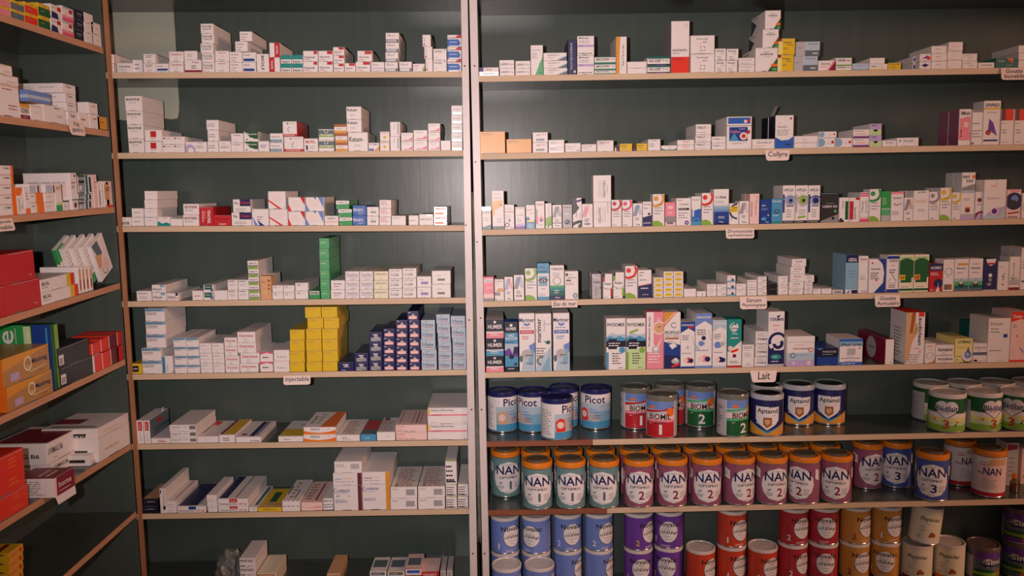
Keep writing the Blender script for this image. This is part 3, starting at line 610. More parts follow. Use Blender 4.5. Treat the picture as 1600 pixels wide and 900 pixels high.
col(591, 857, [230, 345], 'large white carton with amber edge strip', d=.19, dx=[(588, 856), (592, 858)],
    arts=['r a .84 0 1 1;t m Lovenox .06 .42 .35 .62;l o .4 .5 .7 .6 1;l g .06 .22 .8 .35 1', 'r a .855 0 1 1;t B LOVENOX .1 .76 .6 .86 b;a B .1 .8 .08 .1 90 260;r B .08 .7 .5 .71;t Y 4000 .08 .58 .22 .65;l Y .45 .58 .6 .65 1;l B .06 .35 .55 .47 2'])
PL = 'l g .05 .7 .35 .9 2;r h .58 .25 .92 .8;b g .6 .3 .9 .75;@T;l u .15 .02 .9 .95 12;r x .2 .02 .24 .12'
col(861, 1119, [375, 486], 'flat white carton with barcode beside amber-edged pair', PL, d=.185)
col(1126, 1387, [370, 479], 'flat white carton with barcode beside green-rimmed stack', PL, d=.185)
GR = 'r l 0 .96 1 1;l k .06 .1 .8 .85 4;r k .06 .08 .9 .14'
col(1393, 1502, [119, 349, 468], 'white carton with green rim and dense black text', GR, dx=[(1388, 1500), (1392, 1500), (1395, 1503)])
col(1508, 1610, 345, 'white green-rimmed carton partly behind the post', GR, 2)
# ---- central cabinet, lowest shelf
reg('M', 8, 340, 840, 4, .13, 'powder_carton')
PT = 't k PENITARD .05 .58 .9 .85 b;r k .05 .12 .35 .22;l k .5 .1 .95 .24 1'
col(137, 236, [129, 187, 242, 296], 'white carton with bold black name, lines beneath', PT, dx=[(135, 235), (139, 238), (140, 240), (140, 240)])
col(245, 362, 224, 'cream carton with brown rim beside black-named stack', 'r M .05 .05 .95 .9;r D .1 .12 .9 .84', n=2, base='i')
col(682, 764, 224, 'tan carton standing alone', 'r s .15 .5 .9 .75', n=2, base='D')
WD = 'r G .08 .55 .92 .92;l w .2 .65 .8 .8 1;r w .05 .05 .95 .35;@T;r G .1 .3 .92 .8'
col(950, 1055, 213, 'white carton with slate panel nearest the tan one', WD, n=2, d=.1)
col(1062, 1168, 213, 'white carton with yellow rim and slate panel', 'r y 0 .92 1 1;'+WD, n=2, d=.1)
col(1172, 1275, [190, 236, 300], 'rose and blue carton in tallest short stack', 'r b .1 .3 .9 .7;r M 0 .9 1 1;@T;r G .1 .2 .9 .7', base='q', d=.1)
col(1270, 1384, 217, 'red carton with white capital name', 't w TRIGEST .08 .55 .92 .8 b;@T;r q 0 .05 1 1', base='r', n=2, d=.1)
col(1392, 1428, 205, 'slim grey carton touching the red ones', 'r g .3 .2 .6 .9', base='h', d=.1)
col(1432, 1470, 205, 'slim grey carton touching the painted post', 'r g .3 .2 .6 .9', base='h', d=.1)

# ---- milk cabinet, top shelf
reg('R', 1, 745, 0, 5.517, .13, 'tablet_carton')
col(19, 190, 580, 'silver-fronted carton with violet square', 'r V 0 .5 .22 1;r s 0 0 1 .48;t m Librax .32 .65 .66 .88;r n .2 .22 .8 .27')
LB = 't k Lobinil .08 .35 .55 .72;t k 25_mg .6 .35 .9 .6'
col(195, 326, [516, 588], 'white carton with dark name beside violet-squared one', LB, dx=[(193, 324), (196, 326)])
col(331, 463, [523, 588], 'white carton with dark name beside tall green-curved one', LB)
col(464, 572, 388, 'tall white carton with pale green sweeping corner', 'a H -.05 1.0 .68 1.6 295 360;p H .95 .6 1 .8 1 0 .35 0;t g Lysanxia .1 .8 .8 .87;l g .1 .55 .6 .75 4;c e .78 .08 .05 .6')
LX = 't k Lysanxia .18 .55 .55 .82;l g .58 .62 .75 .78 1;l k .2 .3 .5 .42 1;p G 1 .0 .5 0 1 .7;p S .5 0 .6 0 1 .55 1 .7'
col(575, 782, [453, 521, 586], 'white carton with slate triangle corner', LX, dx=[(573, 777), (574, 781), (575, 783)])
col(784, 860, 340, 'tall navy carton with sideways white stripe', 'U h MEDROL .3 .1 .52 .9 b;r w .7 .05 .9 .11;@L;r x 0 0 1 1', base='n')
col(865, 1013, [308, 475], 'white carton with lavender band', 't k Madopar .1 .82 .72 .93 b;l g .1 .6 .8 .78 2;r z 0 .42 1 .54;t m 250 .14 .45 .34 .52;l k .08 .05 .9 .15 1')
ME = 'r T 0 0 1 .14;r H 0 .14 1 .24;t k MEDIZAPIN .08 .45 .7 .78 b;t k 3_mg .76 .5 .93 .75;r T 0 .9 1 1'
col(1015, 1199, [487, 549, 603], 'white carton with dark green edges', ME)
col(1200, 1294, 315, 'tall white carton with amber flank', 'r a 0 0 .32 1;a a 0 .5 .0 .0 0 1;p a .3 1 .4 1 .3 .3;U k Zoloft .62 .2 .75 .8;l g .45 .1 .55 .5 6')
col(1297, 1466, [530, 586], 'blank white carton beside green-topped dark-named one', 'l q .1 .3 .6 .6 1')
col(1469, 1668, [487, 562], 'white carton with green top and navy foot', 'r T 0 .76 1 1;t k NO-DEP .08 .35 .6 .7 b;t k 50_mg .66 .4 .92 .65;r N 0 0 1 .16;r v .4 0 .8 .1')
reg('R', 1, 1025, 0, 5.517, .13, 'tablet_carton')
col(130, 289, 180, 'tall white carton with vermilion lower block', 'r R 0 0 1 .31;t k NOOTROPYL .08 .41 .9 .46 b;l g .08 .36 .5 .4 1;a g .82 .91 .03 .035 0 360;l m .08 .24 .8 .3 2;@L;r g 0 0 1 1', nb=1, bdesc='tall pale carton, vermilion foot hidden,', d=.06)
NO = 't k Nootropyl .25 .74 .72 .86;t r 800 .5 .6 .68 .68 b;l r .25 .55 .5 .58 1;a k .5 .28 .12 .15 20 70;a k .5 .28 .12 .15 110 160;a k .5 .28 .12 .15 200 250;a k .5 .28 .12 .15 290 340;r u .08 0 .85 .02'
col(298, 507, [303, 463], 'large white carton with red number and black corner marks', NO)
NS = 't k Norset .14 .72 .8 .88 b;t k 15_mg .5 .52 .8 .62;l g .2 .1 .75 .4 2;r x .2 .03 .8 .05'
col(509, 604, 417, 'small white black-named carton beside large red-numbered pair', NS, 2)
col(606, 710, 419, 'small white black-named carton beside flat grey-lined pair', NS, 2, dx=[(609, 712), (605, 702)])
col(713, 852, 497, 'flat white carton with grey printed lines', 'l g .1 .55 .85 .8 1;l x .08 .15 .9 .3 1', 2)
NP = 'p E 1 .62 .5 0 1 0;p q .5 0 .56 0 1 .58 1 .66;p w .98 .63 1 1 .98 1;r o .72 .2 .99 .32;r H .76 .04 .96 .14;t m NEURO .3 .8 .7 .84;t k NUPENTIN .22 .68 .78 .76 b;l g .4 .6 .72 .65 1;@L;p x 0 0 .4 .5 0 .9;l u .1 .8 .6 .95 1'
col(858, 1050, [88, 250, 410], 'white carton with dark green triangle and orange tab', NP, dx=[(940, 1077), (919, 1060), (856, 1050)])
col(1052, 1196, [330, 470], 'yellow carton with cream side and maroon square', 'r Y 0 0 .26 .82;r m 0 .82 .2 1;t n Pravastat .3 .7 .8 .82;t k 40_mg .55 .55 .85 .65;l m .3 .3 .6 .45 2', base='y', dx=[(1054, 1200), (1048, 1190)])
col(1192, 1395, [358, 484], 'grey-blue carton with white end third', 'r h 0 0 .38 1;r S .38 .42 1 1;r G .38 0 1 .4;l g .05 .5 .3 .65 1;t k Risperdal .5 .78 .92 .9;l w .7 .1 .95 .3 1', base='S', dx=[(1207, 1414), (1190, 1395)])
col(1398, 1550, 520, 'white carton with magenta corner wedge', 'p m .6 0 1 0 1 .95;p p .48 0 .6 0 1 .95 .95 1 .9 1;t m Decreval .15 .58 .65 .8;l o .1 .3 .55 .5 2')
reg('R', 1, 1310, 0, 5.517, .13, 'tablet_carton')
col(-20, 118, [490, 560], 'white carton with olive foot stripe', 'r L 0 0 1 .14;r E 0 .88 1 1;t k OXEPAR .08 .42 .6 .74 b;l k .66 .45 .95 .7 1')
col(121, 262, 545, 'pale blue carton beside olive-striped pair', 't d Temesta .2 .6 .6 .8;r b 0 0 1 .08', base='S')
col(266, 425, [497, 550], 'white carton of pair, yellow line under its lower one', arts=['l q .2 .4 .8 .6 1', 'r y 0 0 .9 .16;t k Abilif .1 .45 .4 .7;l k .5 .45 .8 .6 1'], dx=[(271, 403), (265, 425)])
col(429, 541, 540, 'low amber-yellow carton', 't n Seropram .1 .65 .9 .9;l m .15 .2 .7 .5 2', base='y')
col(640, 698, [485, 540], 'narrow violet-marked carton set behind', 'r v .1 .5 .9 .75;r N .1 .25 .9 .5', set_=.03)
PU = 't V Prazol .15 .75 .7 .9;a v .5 .3 .0 .22 180 360;r n .3 .3 .7 .5'
col(700, 800, [462, 532], 'white carton of pair, red-orange dot and dark swirl', arts=['p v .2 .4 .7 .8 .9 .4;c R .8 .45 .24;l g .05 .1 .9 .25 1', 'p v .1 .5 .5 .8 .9 .5 .5 .3;c N .5 .5 .22;l g .05 .1 .9 .2 1'])
col(803, 938, 393, 'white carton with small grey name in three-high column', 't g Xanor .25 .5 .65 .65;l q .1 .2 .8 .35 1', 3)
col(942, 1064, [360, 440, 517], 'blank pale carton in tallest pale column', 'r D .05 .15 .3 .2;l q .2 .4 .8 .7 2', dx=[(950, 1075), (943, 1070), (942, 1065)])
col(1068, 1200, 460, 'pale carton with red dot and fine lines', 'c r .1 .35 .04;l g .1 .6 .9 .8 1;l g .4 .3 .8 .5 1', 2)
col(1206, 1348, 537, 'low white carton beside blue-green one', 't k Lamictal .15 .4 .85 .7')
col(1353, 1549, 495, 'blue-green carton with orange wing', 'p o .5 .95 .8 .9 .75 .4;p r .6 .7 .75 .75 .7 .4;t w Tercian .1 .6 .4 .75;l L .5 .2 .8 .3 1', base='T')
col(1553, 1690, 388, 'pale carton in stack beside blue-green one', 'l q .1 .4 .6 .6 1', 3)
# ---- milk cabinet, second shelf
reg('R', 2, 745, 130, 5.517, .13, 'tablet_carton')
col(27, 246, 415, 'large amber carton touching the painted post', 't k Tahor_LP_2.5 .05 .87 .45 .94 b;l u .05 .79 .6 .84 1;c w .05 .03 .03', base='a')
col(255, 474, 480, 'lower amber carton beside the large amber one', 't k Tahor_LP_10 .05 .78 .45 .9 b;l u .05 .7 .65 .76 1', base='a')
TG = 't m Tegretol .22 .62 .56 .84 b;t r 200_mg .62 .68 .9 .84 b;b x .22 .15 .8 .38'
col(481, 613, 422, 'white carton with barcode beneath crimson name', TG, 2)
col(617, 756, 487, 'flat white carton with glossy lower one', 't k Lipanor .12 .5 .5 .7 b;l g .12 .35 .8 .45 1;r s .05 0 .95 .06', 2)
col(761, 897, 515, 'white carton with small double-check mark', 't k Noctran .1 .55 .4 .68;t g 5_mg .5 .55 .7 .66;c k .78 .16 .06;c k .88 .16 .06;l g .1 .3 .6 .45 1')
col(901, 1032, 525, 'white carton with large outlined grey name', 't g TERCIFOR .05 .58 .7 .82;t g 200_mg .05 .3 .45 .5;l k .1 .08 .9 .12 1')
col(1036, 1180, 492, 'white carton with bold red heading high', 't m Tofranil .06 .7 .45 .92 b;t r 25_mg .5 .7 .72 .9 b;l g .06 .58 .5 .66 1')
col(1186, 1226, 535, 'small violet carton set behind, touching bold red-headed one', 'r N 0 .5 .9 .9;r Y 0 0 .4 .6', base='v', set_=.014)
YB = 't k Haldol .05 .62 .6 .82;l k .2 .3 .6 .5 2'
col(1230, 1341, 520, 'bright yellow carton, wider of two', YB, base='y')
col(1345, 1372, 550, 'sliver of violet carton between two yellow ones', 'r N .1 .6 .9 .98', base='v', set_=.014)
col(1377, 1472, 518, 'bright yellow carton, narrower of two', YB, base='y')
col(1475, 1584, 482, 'upright white carton beside narrower yellow one', 't k Topalgic .1 .82 .85 .93;l g .1 .3 .6 .7 3', set_=.0)
reg('R', 2, 1025, 130, 5.517, .13, 'tablet_carton')
col(46, 180, 535, 'low white carton with teal wave foot', 't p Lexomil .3 .75 .8 .9;p t 0 0 1 0 1 .35 .75 .15 .3 .15 0 .4;a k .55 .7 .4 .45 220 320')
col(182, 331, 488, 'flat white carton with orange name', 't r Aerius .2 .55 .85 .82;l o .35 .25 .85 .4 1', 2)
TY = 't k TYRELLOT .06 .55 .64 .8 b;l g .7 .6 .92 .7 1;l g .1 .15 .8 .3 1'
col(338, 477, [352, 443, 507], 'white carton with heavy black brush name', TY, dx=[(343, 478), (339, 477), (336, 474)])
col(481, 605, 458, 'flat white carton with black rounded name', 't k Urospan .08 .45 .55 .75 b;l g .6 .5 .95 .65 1', 2)
col(609, 826, 287, 'big white lidded carton with blue flower picture', 'r B .1 .25 .84 .68;p C .1 .25 .5 .25 .3 .5;c q .68 .4 .12;c r .68 .4 .06;c r .87 .53 .06;r b .05 .78 .95 .97;c r .87 .87 .05;c w .75 .85 .05;r G 0 .71 1 .73;t p Daflon .15 .5 .55 .58;l w .5 .6 .8 .64 1;l g .2 .15 .85 .22 2', set_=.0)
col(829, 1024, 480, 'white carton with thin black capital name beside flower picture', 't k VELAXIN_LP .18 .55 .86 .72;l a .05 .2 .7 .4 2;l k .1 .05 .4 .1 1')
col(1027, 1187, 275, 'tall white carton with blue curved foot and raised flap', 'p b 0 0 1 0 1 .36 .75 .26 .35 .24 0 .34;t g Seretide .12 .62 .66 .7;l a .2 .75 .35 .8 1;c r .85 .9 .035;l g .1 .38 .8 .58 4;r k .55 .1 .85 .13;@L;r N 0 0 1 1', flap='top', nb=1, bdesc='dark-sided white carton', d=.06)
col(1192, 1399, [453, 513], 'flat white carton with faint mauve line', 'l g .35 .5 .6 .6 1;l r .3 .3 .6 .4 1')
CK = 'c d .16 .5 .42;c c .16 .5 .36;p k .16 .5 .28 .65 .18 .5;c r .86 .55 .15;l g .55 .35 .75 .5 1'
col(1402, 1545, [415, 470], 'white carton with blue clock face beside mauve-lined pair', CK, dx=[(1405, 1559), (1398, 1544)])
col(1548, 1692, 470, 'single white carton with blue clock face', CK)
reg('R', 2, 1310, 130, 5.517, .12, 'tablet_carton')
col(126, 267, 397, 'white carton with plum gradient foot', 'r m .0 .0 1 .1;r v 0 .1 1 .2;r z 0 .2 1 .3;l g .1 .7 .8 .9 1;l o .15 .4 .9 .6 1', 2, dx=[(128, 270), (125, 266)])
col(272, 375, 348, 'lilac and pale green carton with dark bowl emblem', 'r L 0 0 1 .5;r z 0 .5 1 1;t V ZYMAD .1 .78 .6 .92 b;a N .5 .5 0 .2 180 360;l l .2 .1 .8 .2 1', 2)
col(379, 500, 492, 'low white carton with cursive black name', 't k Zyrtec .2 .45 .78 .78;c r .6 .25 .05', set_=.003)
col(504, 692, 468, 'white carton with black oval and grey name', 'c k .15 .65 .1 .8;t G Zolnoft .28 .5 .75 .78;l q .2 .1 .7 .2 1', yaw=-1)
col(1037, 1143, 222, 'white carton with coral panel and dark name', 'r p .06 .25 .94 .75;p p .06 .7 .94 .7 .94 .8 .5 .78;c p .5 .25 .3 .4;t k BiMaxim .14 .84 .9 .94 b;r q .4 .5 .78 .64;r k .17 .3 .24 .44;c k .2 .25 .02;@L;r 2 0 0 1 1', nb=1, bdesc='plum-sided carton', d=.055)
col(1152, 1244, 225, 'white carton with grey-green top strip', 'r g 0 .92 1 1;t k Oméprime .05 .58 .7 .63 b;l g .05 .2 .9 .45 3;c m .12 .05 .03', d=.055)
col(1247, 1396, 150, 'tall white carton with yellow band, plum drop picture', 'p v .3 .35 .85 .2 .6 .5 .35 .6;r n .05 .08 .9 .12;c m .32 .28 .06;c R .32 .27 .03;t k EFFIPRED .12 .86 .92 .94 b;r y 0 .8 1 .84;l g .2 .72 .8 .76 1', d=.055)
EP = 'r R .3 .68 .95 1;r M 0 .68 .32 1;l g .1 .58 .5 .63 1;l g .1 .3 .5 .45 2;l g .1 .05 .8 .1 1'
col(1401, 1513, 222, 'white carton with red and brown top block', EP, d=.06)
col(1518, 1640, 222, 'white red-and-brown-topped carton cut by the picture edge', EP, d=.06)
# ---- milk cabinet, third shelf
reg('R', 3, 745, 255, 5.517, .045, 'eye_drop_carton')
AS = '{0}'
def stripes(c1, c2, extra=''):
    q = ''
    for i in range(3):
        x = .0+.14*i; q += 'p %s %.2f .45 %.2f .45 %.2f .92 %.2f .92;' % (c1, x, x+.08, x+.40, x+.32)
    for i in range(3):
        x = .50+.13*i; q += 'p %s %.2f .92 %.2f .92 %.2f .5 %.2f .5;' % (c2, x-.1, x-.05, x+.21, x+.16)
    return q+'l k .25 .26 .75 .4 2;'+extra
def target(c, extra='', low=''):
    return 'c %s .28 .86 .075;a %s .28 .86 .19 .265 215 395;' % (c, c)+(low or 'l g .15 .35 .9 .62 3;l k .35 .66 .9 .7 1;')+extra
HILL = 'c l .3 -.02 .19 1;p l 0 0 .9 0 .8 .1 0 .16;'
col(45, 125, 375, 'small white carton with teal wedge by painted post', 'p T 0 0 1 0 1 .22 0 .1;r s 0 .85 1 1;t k NAVIL .1 .7 .9 .8;l g .1 .35 .9 .55 2')
col(131, 237, 235, 'tall white carton with orange flank and charcoal foot', 'r x 0 0 1 .08;p a 0 .72 .9 .76 .9 .6 .25 .5 .2 .35 0 .35;c k .72 .63 .025;t g Hyabak .1 .88 .75 .93;l g .1 .78 .9 .84 2;l g .4 .16 .9 .3 3')
col(239, 325, 355, 'white carton with bronze line and droplet emblem', 'r u .05 .68 .95 .72;l g .1 .78 .85 .9 2;l g .1 .4 .7 .6 3;c k .5 .35 .05;a k .25 .17 .06 .1 0 360;t k Thea .5 .04 .9 .1 b', nb=1)
col(331, 418, 375, 'white carton with violet gradient foot', 'r v 0 0 1 .12;r z 0 .12 1 .24;r h 0 .9 1 1;t g LARI .2 .58 .85 .68;l g .15 .3 .7 .5 2')
col(423, 503, 358, 'blue-footed carton with cloud shape', 'r C 0 0 1 .5;r B 0 .25 .9 .45;c w .7 .45 .12;r Y .1 .28 .9 .36;c c .5 .1 .12 ;l k .1 .75 .75 .82 1;l g .45 .6 .8 .7 1')
col(506, 586, 325, 'white carton with pink-blue drop and crimson edge band', 'c p .65 .32 .09;c b .6 .3 .05;p p .5 .38 .78 .38 .64 .52;r P .05 .15 .25 .45;r G .08 .45 .2 .7;t m Refresh .15 .84 .9 .92 b;l g .3 .1 .9 .16 1', nb=1)
col(590, 647, 345, 'narrow pale carton with big green leaf', 'a l 1 .1 .0 .38 90 180;p e .3 .05 .7 .3 .9 0;U g Siccafluid .5 .5 .7 .92;c w .8 .05 .06')
col(651, 734, 358, 'white carton with slanted black stripes, charcoal line', stripes('k', 'x', 'r x .02 .2 .98 .23;t k Thea .25 .07 .75 .14 b'))
col(738, 823, 355, 'grey carton with dark blue sphere', 'c g .6 .25 .12;c n .45 .25 .1;c S .4 .27 .04;l k .1 .84 .9 .92 1;r g .05 .72 .95 .73;l w .2 .55 .9 .65 1', base='h')
col(827, 907, 298, 'white carton with sweeping black arc', 'a x -.3 .5 .5 .6 300 380;a x 1.4 .9 .3 .6 130 230;a n .3 1.4 .48 .55 260 320;a x .9 -.25 .4 .5 80 170;T k Optive .3 .35 .5 .62 b;l g .7 .3 .9 .5 3')
col(907, 1002, 350, 'white carton with slanted pink stripes and barcode', stripes('P', 'q', 'b k .2 .1 .75 .2;l k .2 .25 .7 .3 1'))
CV = '%s k CELLUVISC .48 .12 .66 .82 b;%s k drop .84 .4 .92 .8;l g .1 .1 .3 .9 6'
col(1004, 1158, [103, 334], 'white carton with big sideways black name', arts=['U k CELLUVISC .55 .16 .68 .8 b;U g Carmellose .42 .2 .48 .8;U g Unidose .3 .2 .36 .8;U k 4_mg/0,4_ml .76 .3 .82 .65', 'T k CELLUVISC .28 .16 .42 .8 b;T g Carmellose .5 .2 .55 .8;T g Unidose .62 .2 .68 .8;T g 4_mg .15 .3 .2 .65;r k .82 .55 .84 .98'], dx=[(1003, 1160), (1006, 1158)], d=.06)
TGT = 't k Dulcia .35 .55 .85 .6;t k .'
col(1162, 1250, 315, 'white carton with red target, no green hill', target('r', 't k Thea .1 .04 .5 .09;'))
col(1254, 1343, 315, 'white carton with magenta target', target('P', 't k Thea .1 .04 .5 .09;'))
col(1346, 1428, 345, 'white carton with slanted navy stripes', stripes('B', 'C', 't k Thea .3 .05 .75 .12 b'))
col(1429, 1508, 330, 'white carton with slanting navy lower half', 'p n 0 0 1 0 1 .45 .0 .36;t k Cosopt .1 .84 .9 .93;t k Timo .1 .7 .6 .77;c k .72 .5 .05;t w LATIM .1 .1 .9 .16 b', nb=1)
col(1517, 1620, 265, 'tall white carton with orange target and green hill', target('a', HILL))
reg('R', 3, 1025, 255, 5.517, .045, 'eye_drop_carton')
col(79, 170, 335, 'rose-red carton with barcode foot', 'r q 0 0 1 .15;r s .15 .06 .8 .22;b k .2 .08 .75 .2;r p 0 .4 1 .7;c q .5 .78 .12 .6;l w .3 .5 .75 .6 2;r g 0 .15 1 .4', base='p')
col(174, 303, 300, 'white carton with black nameplate bar', 't k Cosopt .22 .72 .85 .82;r k .15 .56 .88 .64;l w .2 .58 .8 .62 1;l g .15 .25 .8 .5 3;a v .72 .1 .03 .08 0 360;l k .1 .9 .4 .95 1', nb=1)
col(306, 389, 285, 'white and blue carton with white bottle picture', 'r b 0 0 1 .56;r C 0 0 1 .12;p w .1 .3 .25 .3 .25 .48 .1 .48;c w .4 .58 .1 .5;t g Vismed .1 .85 .8 .92;c w .2 .52 .04;a C .5 .14 .08 .12 0 360')
col(395, 494, 255, 'white carton with vermilion target and green hill', target('R', HILL), nb=1)
col(498, 630, 222, 'tall white carton fading to royal blue foot', 'r n 0 0 1 .06;r B 0 .06 1 .36;r d 0 .36 1 .42;r c 0 .42 1 .5;r S 0 .5 1 .55;t k DUO .1 .74 .42 .8;t n Bak .44 .74 .85 .81 b;l g .1 .6 .9 .68 2;l w .3 .17 .75 .25 2;t w Thea .35 .06 .65 .1 b')
col(632, 714, 345, 'white carton with yellow tab over dark ring', 'a n .85 .62 .3 .38 90 270;r y .03 .58 .9 .86;t k TILSON .25 .76 .8 .84 b;l m .2 .64 .85 .7 1;r k .2 .2 .25 .45', nb=1)
col(717, 803, 325, 'white carton with slanted brown-black stripes', stripes('M', 'h', 't k Thea .25 .06 .75 .12 b'))
col(808, 892, 262, 'pale pink carton with sideways maroon name', 'T m FRAKIDEX .12 .25 .28 .75 b;T m Collyre .55 .3 .75 .75;T n 5_ml .7 .75 .82 .92', base='q', nb=1)
col(898, 992, 310, 'deep blue carton with starry marks', 'l w .15 .7 .6 .8 1;c w .75 .35 .03;c w .2 .2 .03;c C .4 .2 .08;l c .1 .55 .8 .65 2;t w Aqu .5 .03 .8 .1', base='B')
col(996, 1086, 305, 'sky blue carton with dark eye picture', 'r t .0 0 1 .08;c k .5 .5 .07 ;c d .5 .5 .05;a k .5 .38 .17 .19 40 140;a n .5 .6 .17 .19 220 320;t w Il-Fresh .05 .86 .95 .94 b;l w .1 .3 .9 .36 1', base='C')
def eye(c, c2): return 'r %s 0 .28 .16 .76;r x 0 0 1 .07;c h .62 .6 .15 ;c %s .62 .6 .09;c k .66 .6 .04;a %s .6 .5 .2 .23 35 145;t k HYLO- .12 .84 .9 .92 b;l g .3 .78 .8 .8 1;l %s .3 .42 .9 .5 1;l g .3 .15 .85 .38 4;l w .1 .02 .9 .05 1' % (c, c2, c2, c)
col(1092, 1200, 190, 'tall white carton with blue eye picture', eye('B', 'd'), nb=1)
col(1203, 1310, 190, 'tall white carton with green eye picture', eye('h', 'l')+';p l .2 .12 .85 .15 .85 .2 .2 .17')
col(1313, 1416, 190, 'tall white carton with dark blue eye picture', eye('B', 'B'))
col(1420, 1575, 255, 'near-black green carton with white name', 't w I-DEW_DS .1 .5 .92 .58 b;p g 0 0 1 0 1 .28 0 .05;c k .7 .14 .05;c H .82 .38 .05;l g .3 .62 .9 .68 1;r c 0 .97 .9 .98', base='x')
reg('R', 3, 1310, 255, 5.517, .045, 'eye_drop_carton')
col(6, 92, 295, 'white carton with dark green inner band', 'r E .62 .1 .95 .85;U x Icon .3 .55 .5 .85;c k .2 .12 .05;r x 0 0 .5 .1')
col(94, 184, 295, 'white carton with red vertical band', 'r r .02 .1 .4 .85;U x Isocomb .48 .1 .72 .6;r r .6 .9 .98 1;l k .1 .02 .3 .08 1')
col(187, 264, 250, 'white carton with magenta bands top and foot', 'r P 0 .86 1 .98;r P 0 0 1 .1;r w 0 .91 1 .93;r P 0 .13 1 .15;T k Tobrex .15 .3 .35 .7;T g coll .55 .3 .8 .7', nb=1)
col(267, 368, 222, 'white carton with green target and green hill', target('e', HILL))
col(371, 450, 240, 'green carton with pale foot', 'r H 0 0 1 .4;r h 0 0 1 .2;l L .1 .55 .6 .8 4;r w 0 .4 1 .42', base='e')
col(453, 563, 245, 'white carton with pink top and two-script name', 'r p 0 .92 1 1;t k Latanost .15 .76 .85 .83 b;t k ﻻﻮﻧﺎﺗ .2 .52 .85 .62;l g .1 .2 .8 .35 2')
col(566, 643, 295, 'white carton with navy and copper slanted stripes', stripes('n', 'u', 't k Thea .3 .05 .75 .12 b'))
col(646, 781, 235, 'plain wide white carton with pale gold name', 't D Naviblef .12 .6 .85 .7;t k NAVIRIN .25 .92 .8 .97;l g .3 .3 .8 .4 2', nb=1)
col(784, 874, 245, 'white carton with mauve-grey target', target('g', 't k Thea .1 .04 .5 .09;'), nb=1)
col(877, 976, 210, 'taller white carton with yellow target, green hill', target('y', HILL), nb=1)
col(979, 1056, 250, 'shorter white carton with yellow target', target('y', 't k Thea .1 .04 .5 .09;'))
col(1059, 1178, 78, 'tallest carton, grey-blue lid picture and orange dot', 'r h 0 .0 1 .12;p z 0 .08 1 .05 1 0 0 0;r S 0 .56 1 .7;p g 0 .66 .5 .72 1 .76 1 .62 0 .62;t k navi .05 .88 .55 .95 b;t k blef .35 .79 .85 .86;c o .88 .91 .035;r D .3 .15 .7 .28;c M .5 .2 .05;l g .2 .4 .8 .46 2', nb=1)
col(1180, 1250, 245, 'pale mauve carton with plum dots', 'c m .5 .7 .08;a m .8 .0 .2 .3 60 180;c z .8 .05 .18;l g .2 .5 .7 .58 1')
col(1253, 1447, 140, 'big white carton with violet eye drawing', 'p S 0 .05 .2 .12 1 .35 1 0 0 0;p z .1 .1 .5 .28 .95 .3 .7 .08;c w .5 .2 .1;c v .5 .2 .075;c k .5 .2 .03;l o .3 .82 .7 .86 1;l g .15 .5 .85 .56 2;p L .45 .84 .6 .97 .62 .94', nb=1, set_=0)
col(1451, 1575, 225, 'white carton with large dark round eye', 'c n .5 .6 .3;c d .55 .68 .12;c x .45 .5 .14;p m .1 .2 .9 .25 .9 .2 .1 .15;t x SETROVIS .1 .02 .8 .09 b;r p .2 .92 .9 .98', base='q')
col(1580, 1680, 255, 'white carton cut by the picture edge beside round eye', 'c d .8 .5 .1;l g .1 .3 .6 .6 3', set_=0)
# ---- milk cabinet, fourth shelf
reg('R', 4, 745, 370, 5.517, .045, 'eye_drop_carton')
col(57, 149, 345, 'rose carton with white name lozenge by post', 'r q 0 0 1 .3;r g 0 0 1 .12;r p 0 .4 1 .75;c w .5 .84 .1 .7;c w .25 .84 .08;c w .75 .84 .08;t x Genta .15 .8 .85 .88;l w .3 .5 .8 .6 2', base='p', d=.06)
col(153, 236, 365, 'white carton with tan half circle', 'c D .6 .42 .18;r w 0 .2 1 .42;r g 0 .25 .6 .4;t k Fucith .1 .88 .8 .94;p k .3 .8 .4 .74 .2 .8;c k .15 .06 .03;l k .3 .04 .9 .08 1')
col(238, 314, 345, 'white carton with blue and orange slanted stripes', stripes('d', 'R', 't k Thea .3 .05 .75 .12 b'))
col(319, 410, 328, 'white carton with navy slanted stripes and barcode', stripes('n', 'd', 'b k .2 .14 .75 .22;r c 0 0 1 .03'))
col(416, 520, 270, 'cream-white carton with lime target and hill', target('l', HILL))
col(523, 626, 228, 'tall sky blue carton with eye drawing', 'r C 0 0 1 .08;r w 0 .09 1 .72;r C 0 .74 1 1;r c .1 .38 .85 .66;c x .5 .53 .07;c w .5 .53 .05;c x .5 .53 .03;a k .5 .4 .17 .2 45 135;a k .5 .63 .14 .16 225 315;l n .1 .85 .9 .94 2;r x .1 .76 .85 .79;l g .3 .28 .7 .34 1;l g .1 .1 .9 .18 2', base='C', d=.06)
col(630, 755, 245, 'tall white carton fading green to navy foot', 'r n 0 0 1 .12;r T 0 .12 1 .26;r t 0 .26 1 .36;r H 0 .36 1 .42;t k TOBRADEX .08 .86 .92 .93 b;a g .5 .55 .1 .12 0 360;l g .2 .68 .8 .8 3;l w .3 .18 .75 .3 2;t w Alcon .35 .04 .68 .09 b')
col(759, 877, 295, 'white carton with round grey seal', 'c G .78 .13 .09;c S .78 .13 .06;c k .15 .88 .05;l k .35 .85 .6 .9 1;r k .1 .65 .45 .7;l g .1 .5 .8 .62 2;t g TIMABAK .1 .74 .9 .8')
col(992, 1074, 318, 'greyish wrinkled carton with slanting name', 'p s 0 .95 .9 .85 .9 .75 0 .85;t n Kalin .2 .62 .9 .72 b;T k Keratyl .35 .1 .5 .5;l g .55 .2 .8 .45 3;r k .85 .4 .95 .48', nb=1, base='h')
